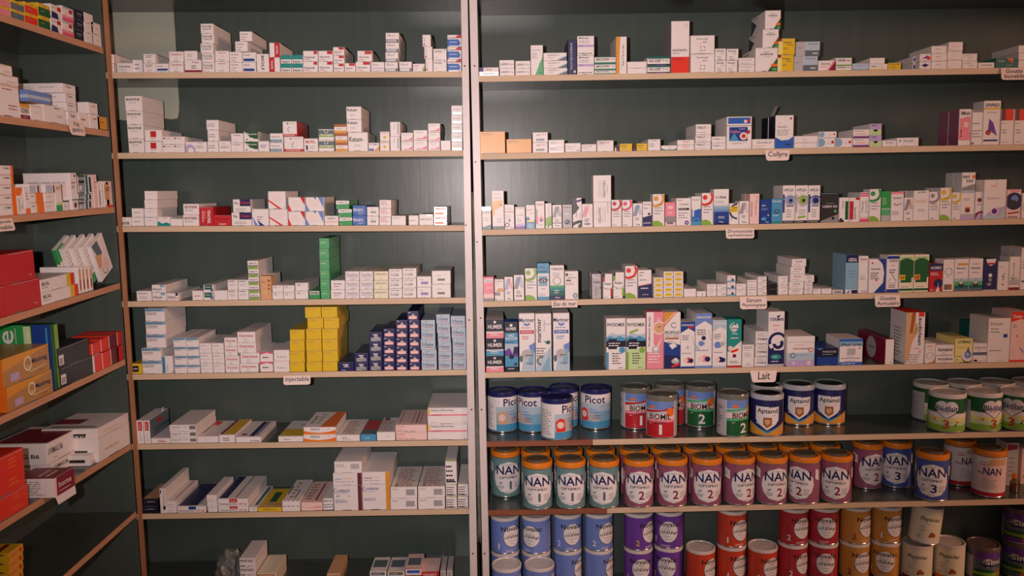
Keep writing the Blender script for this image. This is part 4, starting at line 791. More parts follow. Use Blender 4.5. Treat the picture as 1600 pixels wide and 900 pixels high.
KE = 'r k .0 .86 .2 1;r {0} 0 .68 .2 .86;r {0} .8 .1 1 .4;r k .85 0 1 .1;t k {1} .15 .55 .85 .65 b;a x .5 .6 .22 .235 150 380;l g .25 .35 .6 .45 2;l k .1 .05 .6 .09 1'
col(1088, 1170, 318, 'white carton with red corner blocks', KE.format('r', 'Ketazed'))
col(1176, 1273, 305, 'white carton with green corner blocks', KE.format('l', 'Kelac'), nb=1)
col(1280, 1386, 250, 'tall white carton with red target, green hill', target('R', HILL), nb=1)
col(1390, 1508, 285, 'white carton with slanted navy foot, pink edge', 'p n 0 0 1 0 1 .5 0 .42;p p 0 .42 1 .5 1 .53 0 .45;l k .1 .88 .5 .95 1;t k DEX .1 .78 .35 .84;l w .2 .3 .85 .4 1;l w .3 .1 .8 .14 1;l g .1 .6 .9 .7 1', nb=1)
reg('R', 4, 1025, 370, 5.517, .13, 'dropper_carton')
YW = 'r y .14 .2 .86 .76;t O Vita .25 .4 .7 .6;r h .98 0 1 1'
col(-20, 62, 350, 'white carton with yellow window, column of four', YW, 4)
col(65, 150, 298, 'white carton with yellow window, inner column of five', YW, 5)
col(152, 237, 298, 'white carton with yellow window, column beside blank one', YW, 5)
col(241, 347, 447, 'blank white carton beside yellow-windowed columns', 'l h .2 .6 .8 .7 1')
col(351, 433, 468, 'low white carton with small grey emblem', 'c h .6 .4 .15;c g .6 .4 .08')
SM = 'l k .15 .62 .75 .75 1;l g .2 .25 .6 .4 1'
SN = 'l k .15 .62 .75 .75 1;p g .3 .2 .9 .5 .9 .3'
col(440, 524, 407, 'small white carton with single dark line', SM, 2)
col(527, 609, 407, 'small white carton with grey slash beside blue-circled stack', SN, 2)
col(614, 688, 332, 'small white carton with navy circle and blue foot', 'r c 0 0 1 .25;c n .65 .35 .2;c C .65 .35 .08;l k .2 .7 .6 .8 1', 3)
col(692, 779, 403, 'small white carton with grey check mark', 'l k .15 .62 .75 .75 1;p g .6 .3 .75 .15 .95 .5 .75 .25', 2)
col(786, 871, 370, 'small white carton with two dark lines', 'l k .15 .7 .85 .85 1;l g .1 .25 .7 .4 2', 2)
col(877, 957, 342, 'small white carton with slash in three-high column', SN, 3)
col(961, 1046, 397, 'dark brown carton', 'r k .1 .1 .9 .9', 2, base='x')
col(1052, 1139, 337, 'white carton with dark line beside brown pair', 'l k .3 .7 .9 .8 1;p x .4 .4 .8 .45 .8 .4;l g .3 .2 .8 .3 1', 2)
col(1145, 1270, [190, 257, 320, 385, 450], 'flat white dark-named carton in tallest column', 't k Quotane .25 .55 .75 .8;l r .15 .25 .85 .4 1', dx=[(1172, 1298), (1160, 1288), (1157, 1285), (1150, 1276), (1145, 1270)])
col(1277, 1352, [330, 392, 452], 'small white carton with ruled lines beside tallest column', 'l k .15 .7 .85 .85 1;r x .2 .5 .8 .55;l k .3 .1 .7 .3 1', dx=[(1283, 1366), (1281, 1353), (1278, 1350)])
col(1353, 1424, 447, 'low white carton with cursive line', 'l g .1 .5 .8 .8 1')
col(1428, 1514, 445, 'low white carton with tiny red line', 'l m .25 .6 .75 .7 1')
col(1522, 1612, 457, 'low white carton with dark barcode', 'b k .1 .2 .85 .75')
reg('R', 4, 1310, 370, 5.517, .05, 'nasal_carton')
col(62, 170, 155, 'ice blue carton with navy top', 'r n 0 .8 1 1;t w AZERGAL .2 .83 .9 .92 b;r c 0 .1 1 .78;r w 0 0 1 .1;p x .05 0 .4 .1 .3 .02;r n .5 0 1 .09;l d .2 .4 .9 .62 3', base='c', nb=1)
col(173, 258, 165, 'white carton with red name at its foot', 't k Rhinocort .15 .9 .9 .95;r n .1 .87 .9 .875;l g .15 .35 .8 .48 3;t r PHITER .3 .02 .9 .06 b;r q 0 .85 1 .9')
col(262, 411, 190, 'white carton with blue crescent flank', 'a B -.25 .5 .62 1.3 300 420;p B 1 .0 1 1 .72 1 .9 .6 .85 .3 .3 0;t k Aeromax .1 .68 .68 .74 b;c R .2 .88 .03;c r .45 .38 .03;l k .1 .4 .65 .62 4', set_=0)
col(416, 522, 158, 'white carton with blue top and foot, nose drawing', 'r B 0 .9 1 .98;r B 0 0 1 .09;t k SUDINA .2 .82 .9 .88 b;r k .3 .72 .65 .73;l k .2 .52 .85 .64 2;p g .35 .53 .4 .54 .72 .35 .68 .33;a g .4 .3 .06 .07 90 300;a g .6 .3 .06 .07 240 420;l k .2 .12 .85 .22 2')
def arch(c, n): return 'r L 0 .82 1 .95;r E 0 .04 1 .1;r w 0 .1 1 .12;r E .1 .26 .88 .6;c E .49 .62 .285;r %s .0 .33 .42 .47;t k %s .06 .36 .36 .44 b;t e FLIXONASE .1 .9 .85 .94;r x .12 .14 .7 .15' % (c, n)
col(526, 648, 155, 'cream carton with green arch and yellow tag', arch('y', '60'), base='i')
col(652, 781, 152, 'cream carton with green arch and orange tag', arch('a', '120'), base='i')
col(784, 900, 232, 'red carton with navy top and white capital name', 'r n 0 .75 1 1;t w HUMEX .08 .8 .92 .91 b;c n .68 .3 .16;p w .5 0 .8 0 .7 .2 .68 .36 .66 .2;l w .08 .58 .7 .7 2;l w .08 .04 .4 .1 2', base='r')
col(903, 997, 195, 'white carton with brown picture at its foot', 'r u .12 .05 .85 .22;r G .12 .05 .4 .22;a g .5 .62 .1 .12 0 360;l q .2 .84 .8 .88 1;r x .3 .45 .6 .46')
NX = 'r G 0 0 1 .08;r T 0 .08 1 .18;r H 0 .18 1 .3;r S 0 .3 1 .4;c x .5 .2 .08 ;c w .5 .26 .05;t k Nasonex .15 .68 .8 .75;l m .2 .55 .75 .6 1;r G .48 .2 .52 .4;'
col(1001, 1122, 190, 'white carton with grey-green smoky foot, orange strip', NX+'r a .2 .8 .95 .87')
col(1126, 1246, 187, 'white carton with grey-green smoky foot, no strip', NX+'l m .2 .82 .9 .86 1')
col(1250, 1370, 190, 'dark blue carton with white and red shield', 'p w .15 1 .9 1 .8 .84 .5 .78 .25 .84;p r .2 .88 .85 .88 .75 .82 .3 .82;c w .5 .48 .06;c g .5 .34 .06;l w .3 .15 .7 .25 2;r w .0 .0 1 .02', base='n')
col(1374, 1468, 212, 'white carton with blue-grey speckles', 'c d .45 .5 .03;c G .55 .45 .03;c d .5 .38 .03;c b .6 .56 .025;c m .5 .2 .03;l g .2 .8 .6 .85 1', nb=1)
col(1472, 1566, 170, 'white carton with maroon foot bar and raised flap', 'r m 0 .0 1 .08;T g Drill .3 .3 .5 .8;r h .05 .15 .95 .3;l e .1 .32 .9 .4 2', flap='ear')
col(1572, 1680, 95, 'tall white carton cut by the picture edge', 'r T .1 .18 .9 .22;l g .1 .5 .7 .7 3', nb=1)
# ---- milk cabinet, fifth shelf
reg('R', 5, 745, 470, 5.517, .06, 'nasal_spray_carton')
def hum(c, c2): return 'r N 0 .36 1 1;r %s 0 0 1 .32;a w .5 2.2 1.92 1.95 240 300;c w .5 .86 .07;t w HUMER .1 .5 .92 .72 b;l w .25 .12 .8 .28 2' % c
col(79, 233, [160, 322, 474], 'navy-topped sideways carton with pink or blue foot', arts=[hum('p', 0), hum('C', 0), hum('p', 0)], d=.17, name='nasal_spray_carton')
col(241, 357, 180, 'blue carton with white mountain-sea scene', 'r N 0 .78 1 1;r N 0 0 1 .1;r C 0 .1 1 .78;r S 0 .35 1 .56;p v 0 .42 .35 .48 .6 .35 1 .5 1 .3 0 .32;p n .7 .5 1 .5 1 .35 .6 .36;c N .5 .3 .05;t w HUMER .12 .83 .9 .89 b;t w NEZ .25 .7 .75 .75 b;t w BOUCHE .08 .64 .95 .69 b;l n .1 .57 .9 .61 1;l w .2 .04 .7 .08 1;c w .5 .93 .03;c n .8 .15 .03', base='b')
def mar(c, t1): return 'p S .1 0 1 .0 1 .5 .65 .42 .3 .25;p d 1 .5 .6 .44 .85 .3 1 .34;p c .6 .1 .9 .12 .9 .4 .55 .3;c h .45 .3 .08;a d .5 .84 .02 .06 190 350;t n Marimer .02 .85 .98 .92 b;r %s .06 .65 .94 .71;t w %s .15 .665 .82 .697 b;l %s .2 .55 .8 .62 2;l %s .15 .74 .85 .77 1;c G .12 .22 .03 2;l k .4 .26 .9 .3 1;l k .4 .12 .9 .16 2' % (c, t1, c, c)
col(365, 503, 107, 'tall white carton with blue drop emblem, red pill band', mar('r', 'NEZ_BOUCHE'))
col(506, 646, 109, 'tall white carton with sideways black name, small whale', 'p S .0 0 1 .0 1 .45 .6 .3 .2 .2;p c .3 0 .9 .0 .9 .3;T k marimer .08 .5 .36 .92 b;T g baby .5 .7 .62 .9;a g .8 .86 .05 .06 200 340;c T .8 .5 .035;p T .5 .53 .75 .5 .7 .47;l k .06 .25 .7 .42 4;a G .35 .18 .05 .08 60 270')
col(659, 802, 104, 'tall white carton with blue pill-shaped band', mar('b', 'HYGIENE_NEZ'), nb=1)
def phy(c, c2): return 'p S 0 .55 1 .55 1 .7 .6 .68 .3 .72 0 .66;p C 0 .55 1 .55 1 .6 .7 .66 .45 .62 .2 .66 0 .62;r N 0 .44 1 .56;r N .1 .4 .55 .6;t k PHYSIOMER .05 .84 .95 .91 b;l w .12 .45 .8 .54 2;r %s 0 0 1 .4;r %s .0 .0 .12 .34;c %s .82 .38 .06;l k .3 .1 .8 .34 5;l x .6 .02 .9 .05 1' % (c, c2, c2)
col(1116, 1285, 150, 'tall white carton with capital name, pale blue disc', phy('w', 'C'))
col(1290, 1457, 150, 'tall carton with capital name over pale green half', phy('L', 'l')+';p l .15 .74 .6 .8 .62 .76 .16 .7')
col(1462, 1612, 95, 'pink carton with baby face and sideways red name', 'r w 0 .36 .42 1;c w .22 .36 .16 .4;c q .75 .72 .12;c D .75 .72 .09;c k .7 .74 .01;c k .8 .74 .01;c h .55 .34 .07;c w .55 .35 .04;T m ProRhinel_Spray .1 .4 .26 .92 b;l w .6 .84 .9 .9 2;l w .1 .1 .9 .3 4;p q .6 .4 .7 .36 .95 .6', base='p')
reg('R', 5, 1025, 470, 5.517, .06, 'nasal_spray_carton')
col(68, 213, 97, 'carton with orange ribbon corner over night-blue iceberg', 'p n 0 0 1 0 1 .3 0 .36;p B 0 .25 1 .22 1 .42 0 .48;p w .3 .42 .5 .34 .8 .4 .6 .46;p a 0 1 .65 1 0 .8;p o .0 .78 .72 1 .8 1 .0 .74;t x PROPOLIS .06 .61 .94 .67 b;t g SPRAY_NASAL .06 .56 .94 .6;r u .06 .52 .9 .55;l g .2 .44 .8 .5 2;c h .7 .13 .07 .7;p R .45 .05 .98 .1 .9 .05 .5 .02;c w .72 .16 .03 1;a x .6 .77 .04 .05 30 330')
def rhi(c, c2): return 'p %s 0 1 1 1 1 .78 .55 .86 0 .76;t w RHINOCLEAN .08 .91 .92 .95 b;l k .1 .6 .65 .72 3;r %s 0 0 1 .04;c %s .55 .17 .06;c n .75 .16 .05;c q .35 .17 .05;c h .5 .45 .03;l g .1 .3 .8 .35 1;p g .8 .7 .95 .5 .93 .5 .78 .7' % (c, c, c2)
col(212, 336, 180, 'white carton with deep blue peaked top, coral dots', rhi('B', 'R')+';r r .5 .86 .9 .9')
col(339, 484, 108, 'tall white carton with denim blue peaked top', rhi('d', 'p')+';c n .5 .55 .04;c d .35 .45 .05;p S 0 .45 .3 .35 0 .3', nb=1)
col(488, 612, 165, 'white carton with pale lilac peaked top', rhi('S', 'n')+';c d .35 .48 .07;c h .7 .5 .05')
col(616, 739, 158, 'teal carton with dolphin badge over sea foam', 'r w 0 0 1 .33;p w .2 .36 1 .55 1 .3 0 .3;p R .2 .34 .8 .4 .75 .34 .3 .3;r r 0 0 1 .04;c w .45 .84 .09;a t .45 .86 .03 .06 20 200;p k .5 .92 .62 .94 .55 .88;t n Sterimar .18 .79 .75 .84 b;l w .3 .68 .8 .74 2;r q .2 .6 .75 .62;c m .5 .24 .04;l k .15 .08 .85 .14 2;c q .2 .4 .05', base='t')
col(742, 846, 378, 'white carton with dark text rows by dolphin stack', 'l k .1 .82 .9 .94 2;r x .2 .75 .6 .76;l g .2 .45 .85 .65 4;t k 5_ml .4 .12 .65 .18;r x .05 .07 .9 .08')
SS = 't k STERIMAR .12 .32 .92 .5 b;l g .15 .6 .85 .9 3;r k .05 .06 .9 .09'
col(852, 963, [263, 377, 485], 'white carton with thin navy name, squarish', SS.replace(' k S', ' n S'), d=.13, dx=[(858, 972), (858, 970), (850, 962)])
col(966, 1107, 92, 'tall white carton with breaking wave and dolphin', 'r n 0 0 1 .28;r h 0 0 1 .05;c n .6 .36 .2 1;c w .6 .45 .17 1;p n 0 .25 .3 .36 .4 .3 1 .3 1 .2 0 .2;a n .6 .46 .12 .17 30 200;a n .62 .42 .04 .1 180 400;p n .5 .92 .78 .94 .6 .88;t n STERIMAR .08 .83 .96 .89 b;c t .5 .18 .1 .5;l w .3 .16 .7 .2 2;l w .2 .08 .8 .12 1;r p .3 .74 .7 .76;l p .3 .66 .7 .7 1', nb=1, set_=0)
col(1127, 1368, 305, 'grey-violet carton with white lid band, baby wipes print', 'r S 0 0 1 .45;r z 0 0 1 .2;r w 0 .82 1 1;r g 0 .8 1 .81;t p Stopalgic .25 .68 .65 .74;t m Stérimaneb .22 .56 .82 .62 b;c m .87 .54 .08;c q .87 .54 .06;c G .22 .36 .09;c S .22 .36 .06;l d .35 .34 .8 .4 2;c q .8 .1 .07;c w .25 .1 .04', d=.12)
col(1388, 1572, 408, 'dark blue carton with small white name', 'r N 0 .5 1 1;t h PHYSIODOSE .25 .74 .9 .86 b;l c .25 .6 .9 .7 1;p C 0 1 .3 1 .1 .9', base='B', d=.12)
reg('R', 5, 1310, 470, 5.517, .1, 'nasal_spray_carton')
col(3, 210, 328, 'white carton with blue frame and italic black name', 'r b 0 0 1 .12;r b 0 .9 1 1;p c 0 .9 1 .9 1 .7 .6 .78 0 .7;t k PhyLarm .1 .7 .95 .84 b;r h .35 .38 .7 .64;c u .88 .64 .03;l g .35 .3 .6 .35 1;r k .1 .25 .9 .27;l k .25 .13 .9 .17 1;l w .1 .03 .9 .09 1;r b 0 0 .03 1', d=.1)
col(404, 480, 332, 'plain white end of a long magenta carton', 'c k .7 .08 .02;@L;r m 0 0 1 1;c h .5 .48 .44;t k Vitamine .25 .45 .75 .55;@T;r m 0 0 1 1', d=.19)
col(580, 744, 100, 'tall carton with ear photo and sideways grey-blue name', 'p D 0 0 .2 .1 .3 .35 .55 .6 .5 1 0 1;p u .35 .6 .5 1 .3 1 .2 .6;p D .4 .45 .65 .65 .6 .8 .45 .75;p O .45 .55 .6 .68 .5 .74;r R .65 .92 .95 1;U n audiclean .66 .36 .86 .9 b;l o .45 .28 .85 .33 1;t R NET .72 .22 .85 .26 b;l g .2 .02 .9 .2 4;a g .12 .06 .03 .035 0 360;@T;r R 0 0 1 1;@L;l g .25 .1 .75 .7 9', d=.1)
col(748, 838, 368, 'white carton with rounded ochre corner behind', 'p O 0 0 1 0 1 .3 .75 .08 .3 .03;l r .15 .8 .85 .93 2;r r .3 .68 .8 .7;c w .45 .45 .1;a g .45 .4 .15 .17 0 360', d=.09)
AU = 't k Auricularum .12 .4 .92 .75 b;l g .35 .15 .6 .3 1;r x .05 .02 .9 .05'
col(838, 1000, [380, 472], 'flat white carton with thin black name', AU, d=.13)
col(1004, 1156, 325, 'yellow carton with black name and silver drop', 'r k 0 .26 .6 .28;c w .75 .28 .26;c k .75 .24 .24;c w .75 .28 .235;c d .75 .33 .15;p G .6 .4 .9 .4 .77 .66;c S .72 .36 .06;t k OTIPAX .14 .8 .9 .92 b;l O .15 .6 .6 .66 1;c e .15 .14 .03;l g .1 .04 .4 .08 1', base='Y', d=.11)
col(1159, 1282, 365, 'white carton with charcoal bar below grey name', 't x OTILYO .1 .7 .9 .82;l g .25 .6 .75 .66 1;r G 0 .38 1 .54;c k .15 .1 .06;c k .25 .1 .06;r x .35 .08 .95 .09', d=.09)
col(1160, 1284, 185, 'dark green carton with glowing ring print, set behind', 'c G .4 .6 .2;c S .4 .6 .12;c T .4 .6 .08', base='T', set_=.098, d=.08)
col(1287, 1480, 150, 'large pale carton with thin red heading, blue square', 't g Otoscan .1 .84 .65 .92;a m .15 .88 .03 .035 0 360;l g .12 .66 .6 .8 2;r B .7 .56 .88 .64;l q .1 .5 .6 .54 1;l g .1 .24 .8 .3 1;l d .5 .03 .8 .06 1', base='w', d=.1, nb=0)
col(1483, 1640, 95, 'pale carton with vermilion top and foot, blue berries', 'p R 0 1 1 1 1 .82 .55 .86 0 .8;r R 0 0 1 .04;t w Otosan .1 .88 .6 .95 b;c v .55 .24 .04;c d .65 .2 .04;c q .4 .18 .1;c m .35 .52 .015;l g .1 .68 .4 .76 2', base='q', d=.1)

# ---- side cabinet (fronts lie along its own shelf edge)
reg('L', 1, 0, 0, 7.5, .12, 'ampoule_carton')
def yb(c): return 'r %s .0 0 1 .68;l g .2 .3 .6 .5 1;t u Vitol .2 .76 .8 .9;c N .9 .8 .05' % c
YN = 'yellow-rimmed carton with %s panel'
lcol(-40, 119, -10, YN % 'pink', yb('p'), 2, base='y', uz=119)
lcol(122, 283, 42, YN % 'grey-blue', yb('G'), 2, base='y', uz=283)
lcol(286, 442, 72, YN % 'orange-red', yb('R'), 2, base='y')
lcol(445, 588, 80, YN % 'dull green', yb('E'), 2, base='y')
lcol(593, 722, 88, 'white carton with navy picture and red square', 'p n 0 0 .7 0 .6 .4 .1 .5;r w .7 .1 1 .5;r r .6 .6 .95 .9;l g .1 .7 .5 .85 1', 2)
lcol(725, 862, 115, 'white carton with crimson lower half', 'r p 0 0 1 .4;r P 0 0 1 .2;r r .6 .6 .9 .9;c q .4 .5 .2;r h .1 .85 .8 .97', 2)
lcol(865, 985, 137, 'blue-black carton with small grey name', 't h NUXOL .2 .5 .9 .65 b;l g .3 .3 .8 .4 1', 3, base='N')
lcol(988, 1092, 180, 'blank white carton beside blue-black stack', 'l q .2 .4 .9 .6 1', 3)
lcol(1095, 1205, 300, 'pale carton nearest the corner post', 'l q .1 .5 .4 .7 1;l D .5 .4 .9 .6 1', 2)
reg('L', 2, 0, 90, 6.925, .12, 'ampoule_carton')
lcol(-60, 212, None, 'pale carton in tallest pile, thin brown seam', 'r D 0 .93 1 .97;l u .3 .8 .8 .9 1;l u .5 .2 .9 .4 2', tops=[95, 215, 315], base='w', dx=[(-60, 132), (-60, 200), (-50, 212)])
lcol(216, 325, 512, 'carton with orange top and dark red foot', 'r a 0 .75 1 1;t k UDEN .05 .38 .85 .7 b;r m .0 0 1 .25;l w .3 .08 .7 .15 1')
lcol(328, 466, 528, 'pale carton between orange-topped and grey-lined ones', 'l q .3 .4 .8 .6 1;r D .1 .88 .8 .93')
lcol(470, 708, 545, 'long pale carton with small dark name', 't x Magneb .5 .8 .75 .93;l g .6 .3 .95 .5 2', d=.1)
TN = 't x Tonic .2 .6 .7 .85 b;l q .3 .2 .6 .35 1;@L;l g .1 .2 .5 .8 5;l g .55 .5 .95 .7 2'
lcol(735, 850, None, 'pale carton with dark slanted name', tops=[308, 408, 505, 600], art=TN, dx=[(672, 818), (700, 822), (712, 828), (735, 850)], d=.13)
lcol(300, 545, 395, 'wide carton with glare painted on blue side, laid across low ones', 'r d 0 0 1 1;r S 0 .3 1 .6;@L;r d 0 0 1 1;r S 0 .3 1 .6', base='D', lift=.0425)  # pale middle band is glare painted into the blue faces
lcol(853, 964, 610, 'small pale carton with red tint lettering', 'l r .2 .4 .8 .7 1')
lcol(968, 1078, None, 'small pale carton in pair by orange carton', tops=[500, 625], art='l r .3 .6 .9 .8 1', dx=[(955, 1058), (968, 1078)])
lcol(1083, 1188, 655, 'orange carton touching corner post', 'l x .3 .5 .7 .65 1;r x .05 .0 1 .05', base='a')
reg('L', 3, 0, 240, 7.5, .12, 'ampoule_carton')
lcol(-70, 150, None, 'white carton with orange end band', tops=[140, 250, 365, 480, 590], art='r o .86 0 1 1;t x VITAMINE .45 .6 .8 .8;r q 0 0 .86 .1', dx=[(-70, 152), (-65, 158), (-60, 163), (-55, 170), (-50, 180)])
lcol(195, 285, 395, 'upright white carton with orange top, sideways name', 'p o 0 .7 .6 .7 .9 1 0 1;T x Calcium .2 .1 .4 .6;T x 20 .6 .2 .75 .35;@L;r o 0 0 1 1')
lcol(290, 350, 385, 'narrow white carton with orange foot', 'r o 0 0 1 .2;l u .2 .5 .8 .8 3')
OB = 'r o .55 0 1 1;r a .45 0 .55 1;l x .15 .6 .4 .8 1'
lcol(352, 520, None, 'carton column, orange-ended below white-blue', tops=[350, 455, 570], art='', arts=['r m .75 .0 .9 .8;r S .05 .1 .6 .8', OB, OB], dx=[(335, 470), (340, 505), (352, 522)])
lcol(524, 645, None, 'carton column with dark red bar on its highest', tops=[350, 455, 565], arts=['r m .8 .0 .95 .8;r S .1 .1 .7 .8', 'l D .2 .5 .8 .7 1', 'l D .1 .5 .9 .7 1'])
lcol(650, 728, 350, 'upright white carton with green foot', 'r e 0 0 1 .22;r L 0 .22 1 .32;r D .2 .78 .8 .9')
lcol(735, 812, 545, 'small white carton with black top line', 'r k 0 .85 1 .98;l h .2 .3 .8 .6 1')
lcol(833, 912, 225, 'tall white carton with dark round seal', 'c x .7 .92 .04;l m .1 .7 .9 .78 1;l x .1 .58 .7 .68 2;r g 0 .25 1 .3;c M .5 .13 .08;@L;r q 0 .35 .9 .75;l h .1 .3 .9 .8 5;r k .1 .22 .9 .25', d=.12)
BWc = 'r x .0 .9 1 1;r G .1 .2 .5 .5;r k .05 .55 .9 .7;c w .3 .3 .15'
lcol(915, 998, None, 'silver-white carton with black bars by tall seal one', tops=[250, 460, 530], art=BWc, base='s')
lcol(1001, 1096, None, 'carton column striped dark green and white', tops=[250, 470, 540], art='r T .0 0 .3 1;r k .45 .1 .7 .9', base='w')
lcol(1099, 1145, 245, 'tall blush carton beside striped column', 'l m .2 .75 .8 .8 1;r D 0 .6 1 .62', base='q')
lcol(1150, 1188, 340, 'slim white upright carton with dotted edge', 'r M .4 .1 .6 .7')
lcol(1190, 1216, 345, 'very slim white upright carton', 'l h .3 .2 .6 .8 3')
lcol(1220, 1278, 330, 'upright carton with tan picture and red foot line', 'r D .1 .3 .9 .9;c u .6 .7 .08;r r .1 .04 .9 .08')
lcol(1282, 1350, 320, 'blush carton with red foot touching corner post', 'r R 0 0 1 .08;l m .2 .6 .8 .8 2', base='q')
reg('L', 4, 0, 350, 6, .15, 'ampoule_carton')
lcol(-120, 385, None, 'big glossy red carton', tops=[232, 495], art='l q .85 .15 .95 .2 1;r r .3 0 .45 1', base='r', dx=[(-120, 325), (-120, 385)], d=.2)
BC = 'r y .78 0 .9 1;r R .9 0 1 1;t x BICAL .04 .5 .26 .78 b;l x .04 .3 .25 .4 1'
lcol(390, 735, None, 'white carton with yellow and red end stripes', tops=[448, 555], art=BC, dx=[(378, 692), (390, 733)], d=.14)
for a, b, ds in ((738, 768, 'slim pale upright carton touching yellow-red striped pair'), (772, 802, 'slim pale upright carton, second of four'), (806, 836, 'slim pale upright carton, third of four'), (840, 870, 'slim pale upright carton, fourth, near leaning ones')):
    lcol(a, b, 392, ds, 'r D .2 .1 .8 .9;r m .3 .15 .6 .5;@T;l u .1 .1 .9 .9 4', d=.1, name='slim_carton', out=-.006)
for i, (c_, ds, ar) in enumerate([(640, 'leaning flat carton with green curve, rear of fan', 'c e .1 .95 .3;p e 0 .7 .4 .75 .3 1 0 1;l h .3 .1 .9 .6 6;@L;r e 0 .6 1 1'), (705, 'leaning flat grey-white carton, second of fan', 'l h .1 .1 .9 .9 9'),
        (790, 'leaning flat grey-white carton, third of fan', 'l h .1 .1 .9 .9 9;r b .6 0 1 .07'), (875, 'leaning flat carton with green foot, fourth of fan', 'l h .1 .3 .9 .9 7;r e .0 0 1 .22'),
        (955, 'leaning flat carton with mauve photo print, front of fan', 'p G .05 .98 .5 .98 .6 .6 .3 .5;p D .1 .7 .5 .6 .3 .3 .1 .35;a x .5 .2 .12 .14 150 330;c q .6 .3 .15')]):
    Xf = XL-.012-(4-i)*.0135; yq = atX(X(c_), Yp(295), Xf).y; w_, h_, A_ = .078, .114, math.radians(27)
    base_z = shz('L', 4, yq)+.0015+w_/2*math.sin(A_)
    o = put('slim_carton', carton_mesh(w_, h_, .012, 'w', ar, 'slim_carton'), (Xf, yq+h_/2*math.sin(A_), base_z+.012), (0, 0, 0), ds, '', 'leaning flat cartons')
    o.rotation_euler = (Matrix.Rotation(math.radians(90), 3, 'Z') @ Matrix.Rotation(-A_, 3, 'Y')).to_euler()
reg('L', 5, 0, 480, 5.294, .13, 'ampoule_carton')
MX = 'p a 0 .55 1 .98 1 1 0 1;a i .52 .55 .2 .27 0 360;a i .52 .5 .07 .1 180 360;t n Maximag .6 .42 .95 .68 b;p i .55 .22 .9 .28 .9 .3 .55 .25;r z .14 .12 .32 .4;l u .75 .1 .9 .2 1;@L;r o 0 0 1 1'
lcol(440, 500, 118, 'tall green and blue carton with sideways white letters behind amber pair', 'r l .4 .02 .9 .98;@L;r e 0 0 .66 1;r L .66 .02 .75 .98;r B .765 0 .99 1;r C .93 .55 .95 .95;T w ne .4 .48 .54 .92;r w .56 .5 .567 .95;T w forme .68 .55 .73 .9', base='E', d=.2, out=-.004)
lcol(20, 450, None, 'amber carton with pale ring emblem and navy name', tops=[295, 508], art=MX, dx=[(20, 408), (60, 436)], base='O', d=.17, uz=None)
lcol(505, 765, None, 'slate-brown carton with white barcode sticker', tops=[250, 395], art='r w .0 .15 .15 .65;b x .02 .2 .12 .5', dx=[(485, 735), (503, 768)], base='x', d=.16)
def rd(c): return 'r w 0 0 .08 1;r %s .08 0 1 1' % c
lcol(776, 842, 375, 'vermilion carton touching slate-brown pair, lower tier', rd('R'), base='w', d=.1)
lcol(844, 912, 350, 'vermilion carton second along lower tier', rd('R'), base='R', d=.1)
lcol(914, 980, 320, 'dull red carton third along lower tier', rd('M'), base='R', d=.1)
lcol(983, 1040, 297, 'crimson carton fourth along lower tier, by corner post', rd('r'), base='r', d=.1)
def topped(u0, u1, v, ds, art, base, under):  # a carton lying on the lower tier
    o = lcol(u0, u1, v, ds, art, base=base, d=.1)[0]
RT = [(755, 826, 280, 'vermilion carton at the near end of the upper tier'), (828, 892, 245, 'vermilion carton second along upper tier'), (894, 962, 213, 'dull red carton third along upper tier'), (964, 1018, 188, 'crimson carton last along upper tier')]
UP = []
for (a, b, v, ds), c in zip(RT, 'RRMr'):
    UP.append((a, b, v, ds, c))
reg('L', 6, 0, 620, 4.286, .16, 'ampoule_carton')
lcol(-120, 188, None, 'vivid orange carton', tops=[332, 580], base='R', art='l o .6 .6 .85 .9 3;l o .6 .15 .85 .4 2', dx=[(-120, 160), (-100, 188)], d=.19)
UV = 't k UVIMAG_B6 .04 .42 .42 .72 b;l u .18 .15 .3 .25 1;l D .85 .4 .98 .55 1;@L;t k UVIMAG_B6 .05 .3 .9 .5 b;@T;r m .05 .0 .85 .95'
lcol(330, 590, None, 'white carton with dark plum top and black name', tops=[195, 310], art=UV, dx=[(312, 553), (350, 590)], d=.14, out=-.064)
lcol(365, 495, 470, 'dark red and white carton jutting over the shelf edge', 'r w 0 0 .3 1;p q 0 0 .3 0 .25 1 0 1;r m .1 0 1 1;t w Inorma .2 .4 .85 .7;r w .2 .2 .8 .23;@L;l g .1 .1 .8 .9 7;@T;r m 0 0 1 1;l q .2 .2 .8 .6 2', d=.095, out=.035, flap='front')
lcol(598, 682, 345, 'white carton with loose folded leaflet end', 'r h .2 .1 .8 .3;@L;r x .2 .3 .9 .6;b k .3 .35 .8 .55', d=.12, out=-.01)
lcol(690, 893, None, 'pink-white carton with plum bar across top', tops=[85, 150], art='l D .2 .3 .8 .5 1;@L;r x .1 .3 .8 .5;b k .3 .1 .8 .3;@T;r m .3 .5 .6 1;r k .1 .1 .15 .9', dx=[(690, 893), (690, 893)], d=.15)
reg('L', 7, 0, 790, 6.4, .14, 'ampoule_carton')
lcol(90, 232, None, 'yellow carton with amber flank and red dot', tops=[372, 455, 540, 630, 720], art='r a 0 0 1 .95;c r .8 .5 .25;l u .1 .3 .6 .6 1;@L;r n .1 .7 .9 .85;r y 0 0 1 .6;@T;r m .1 .2 .9 .3', base='y', d=.12)
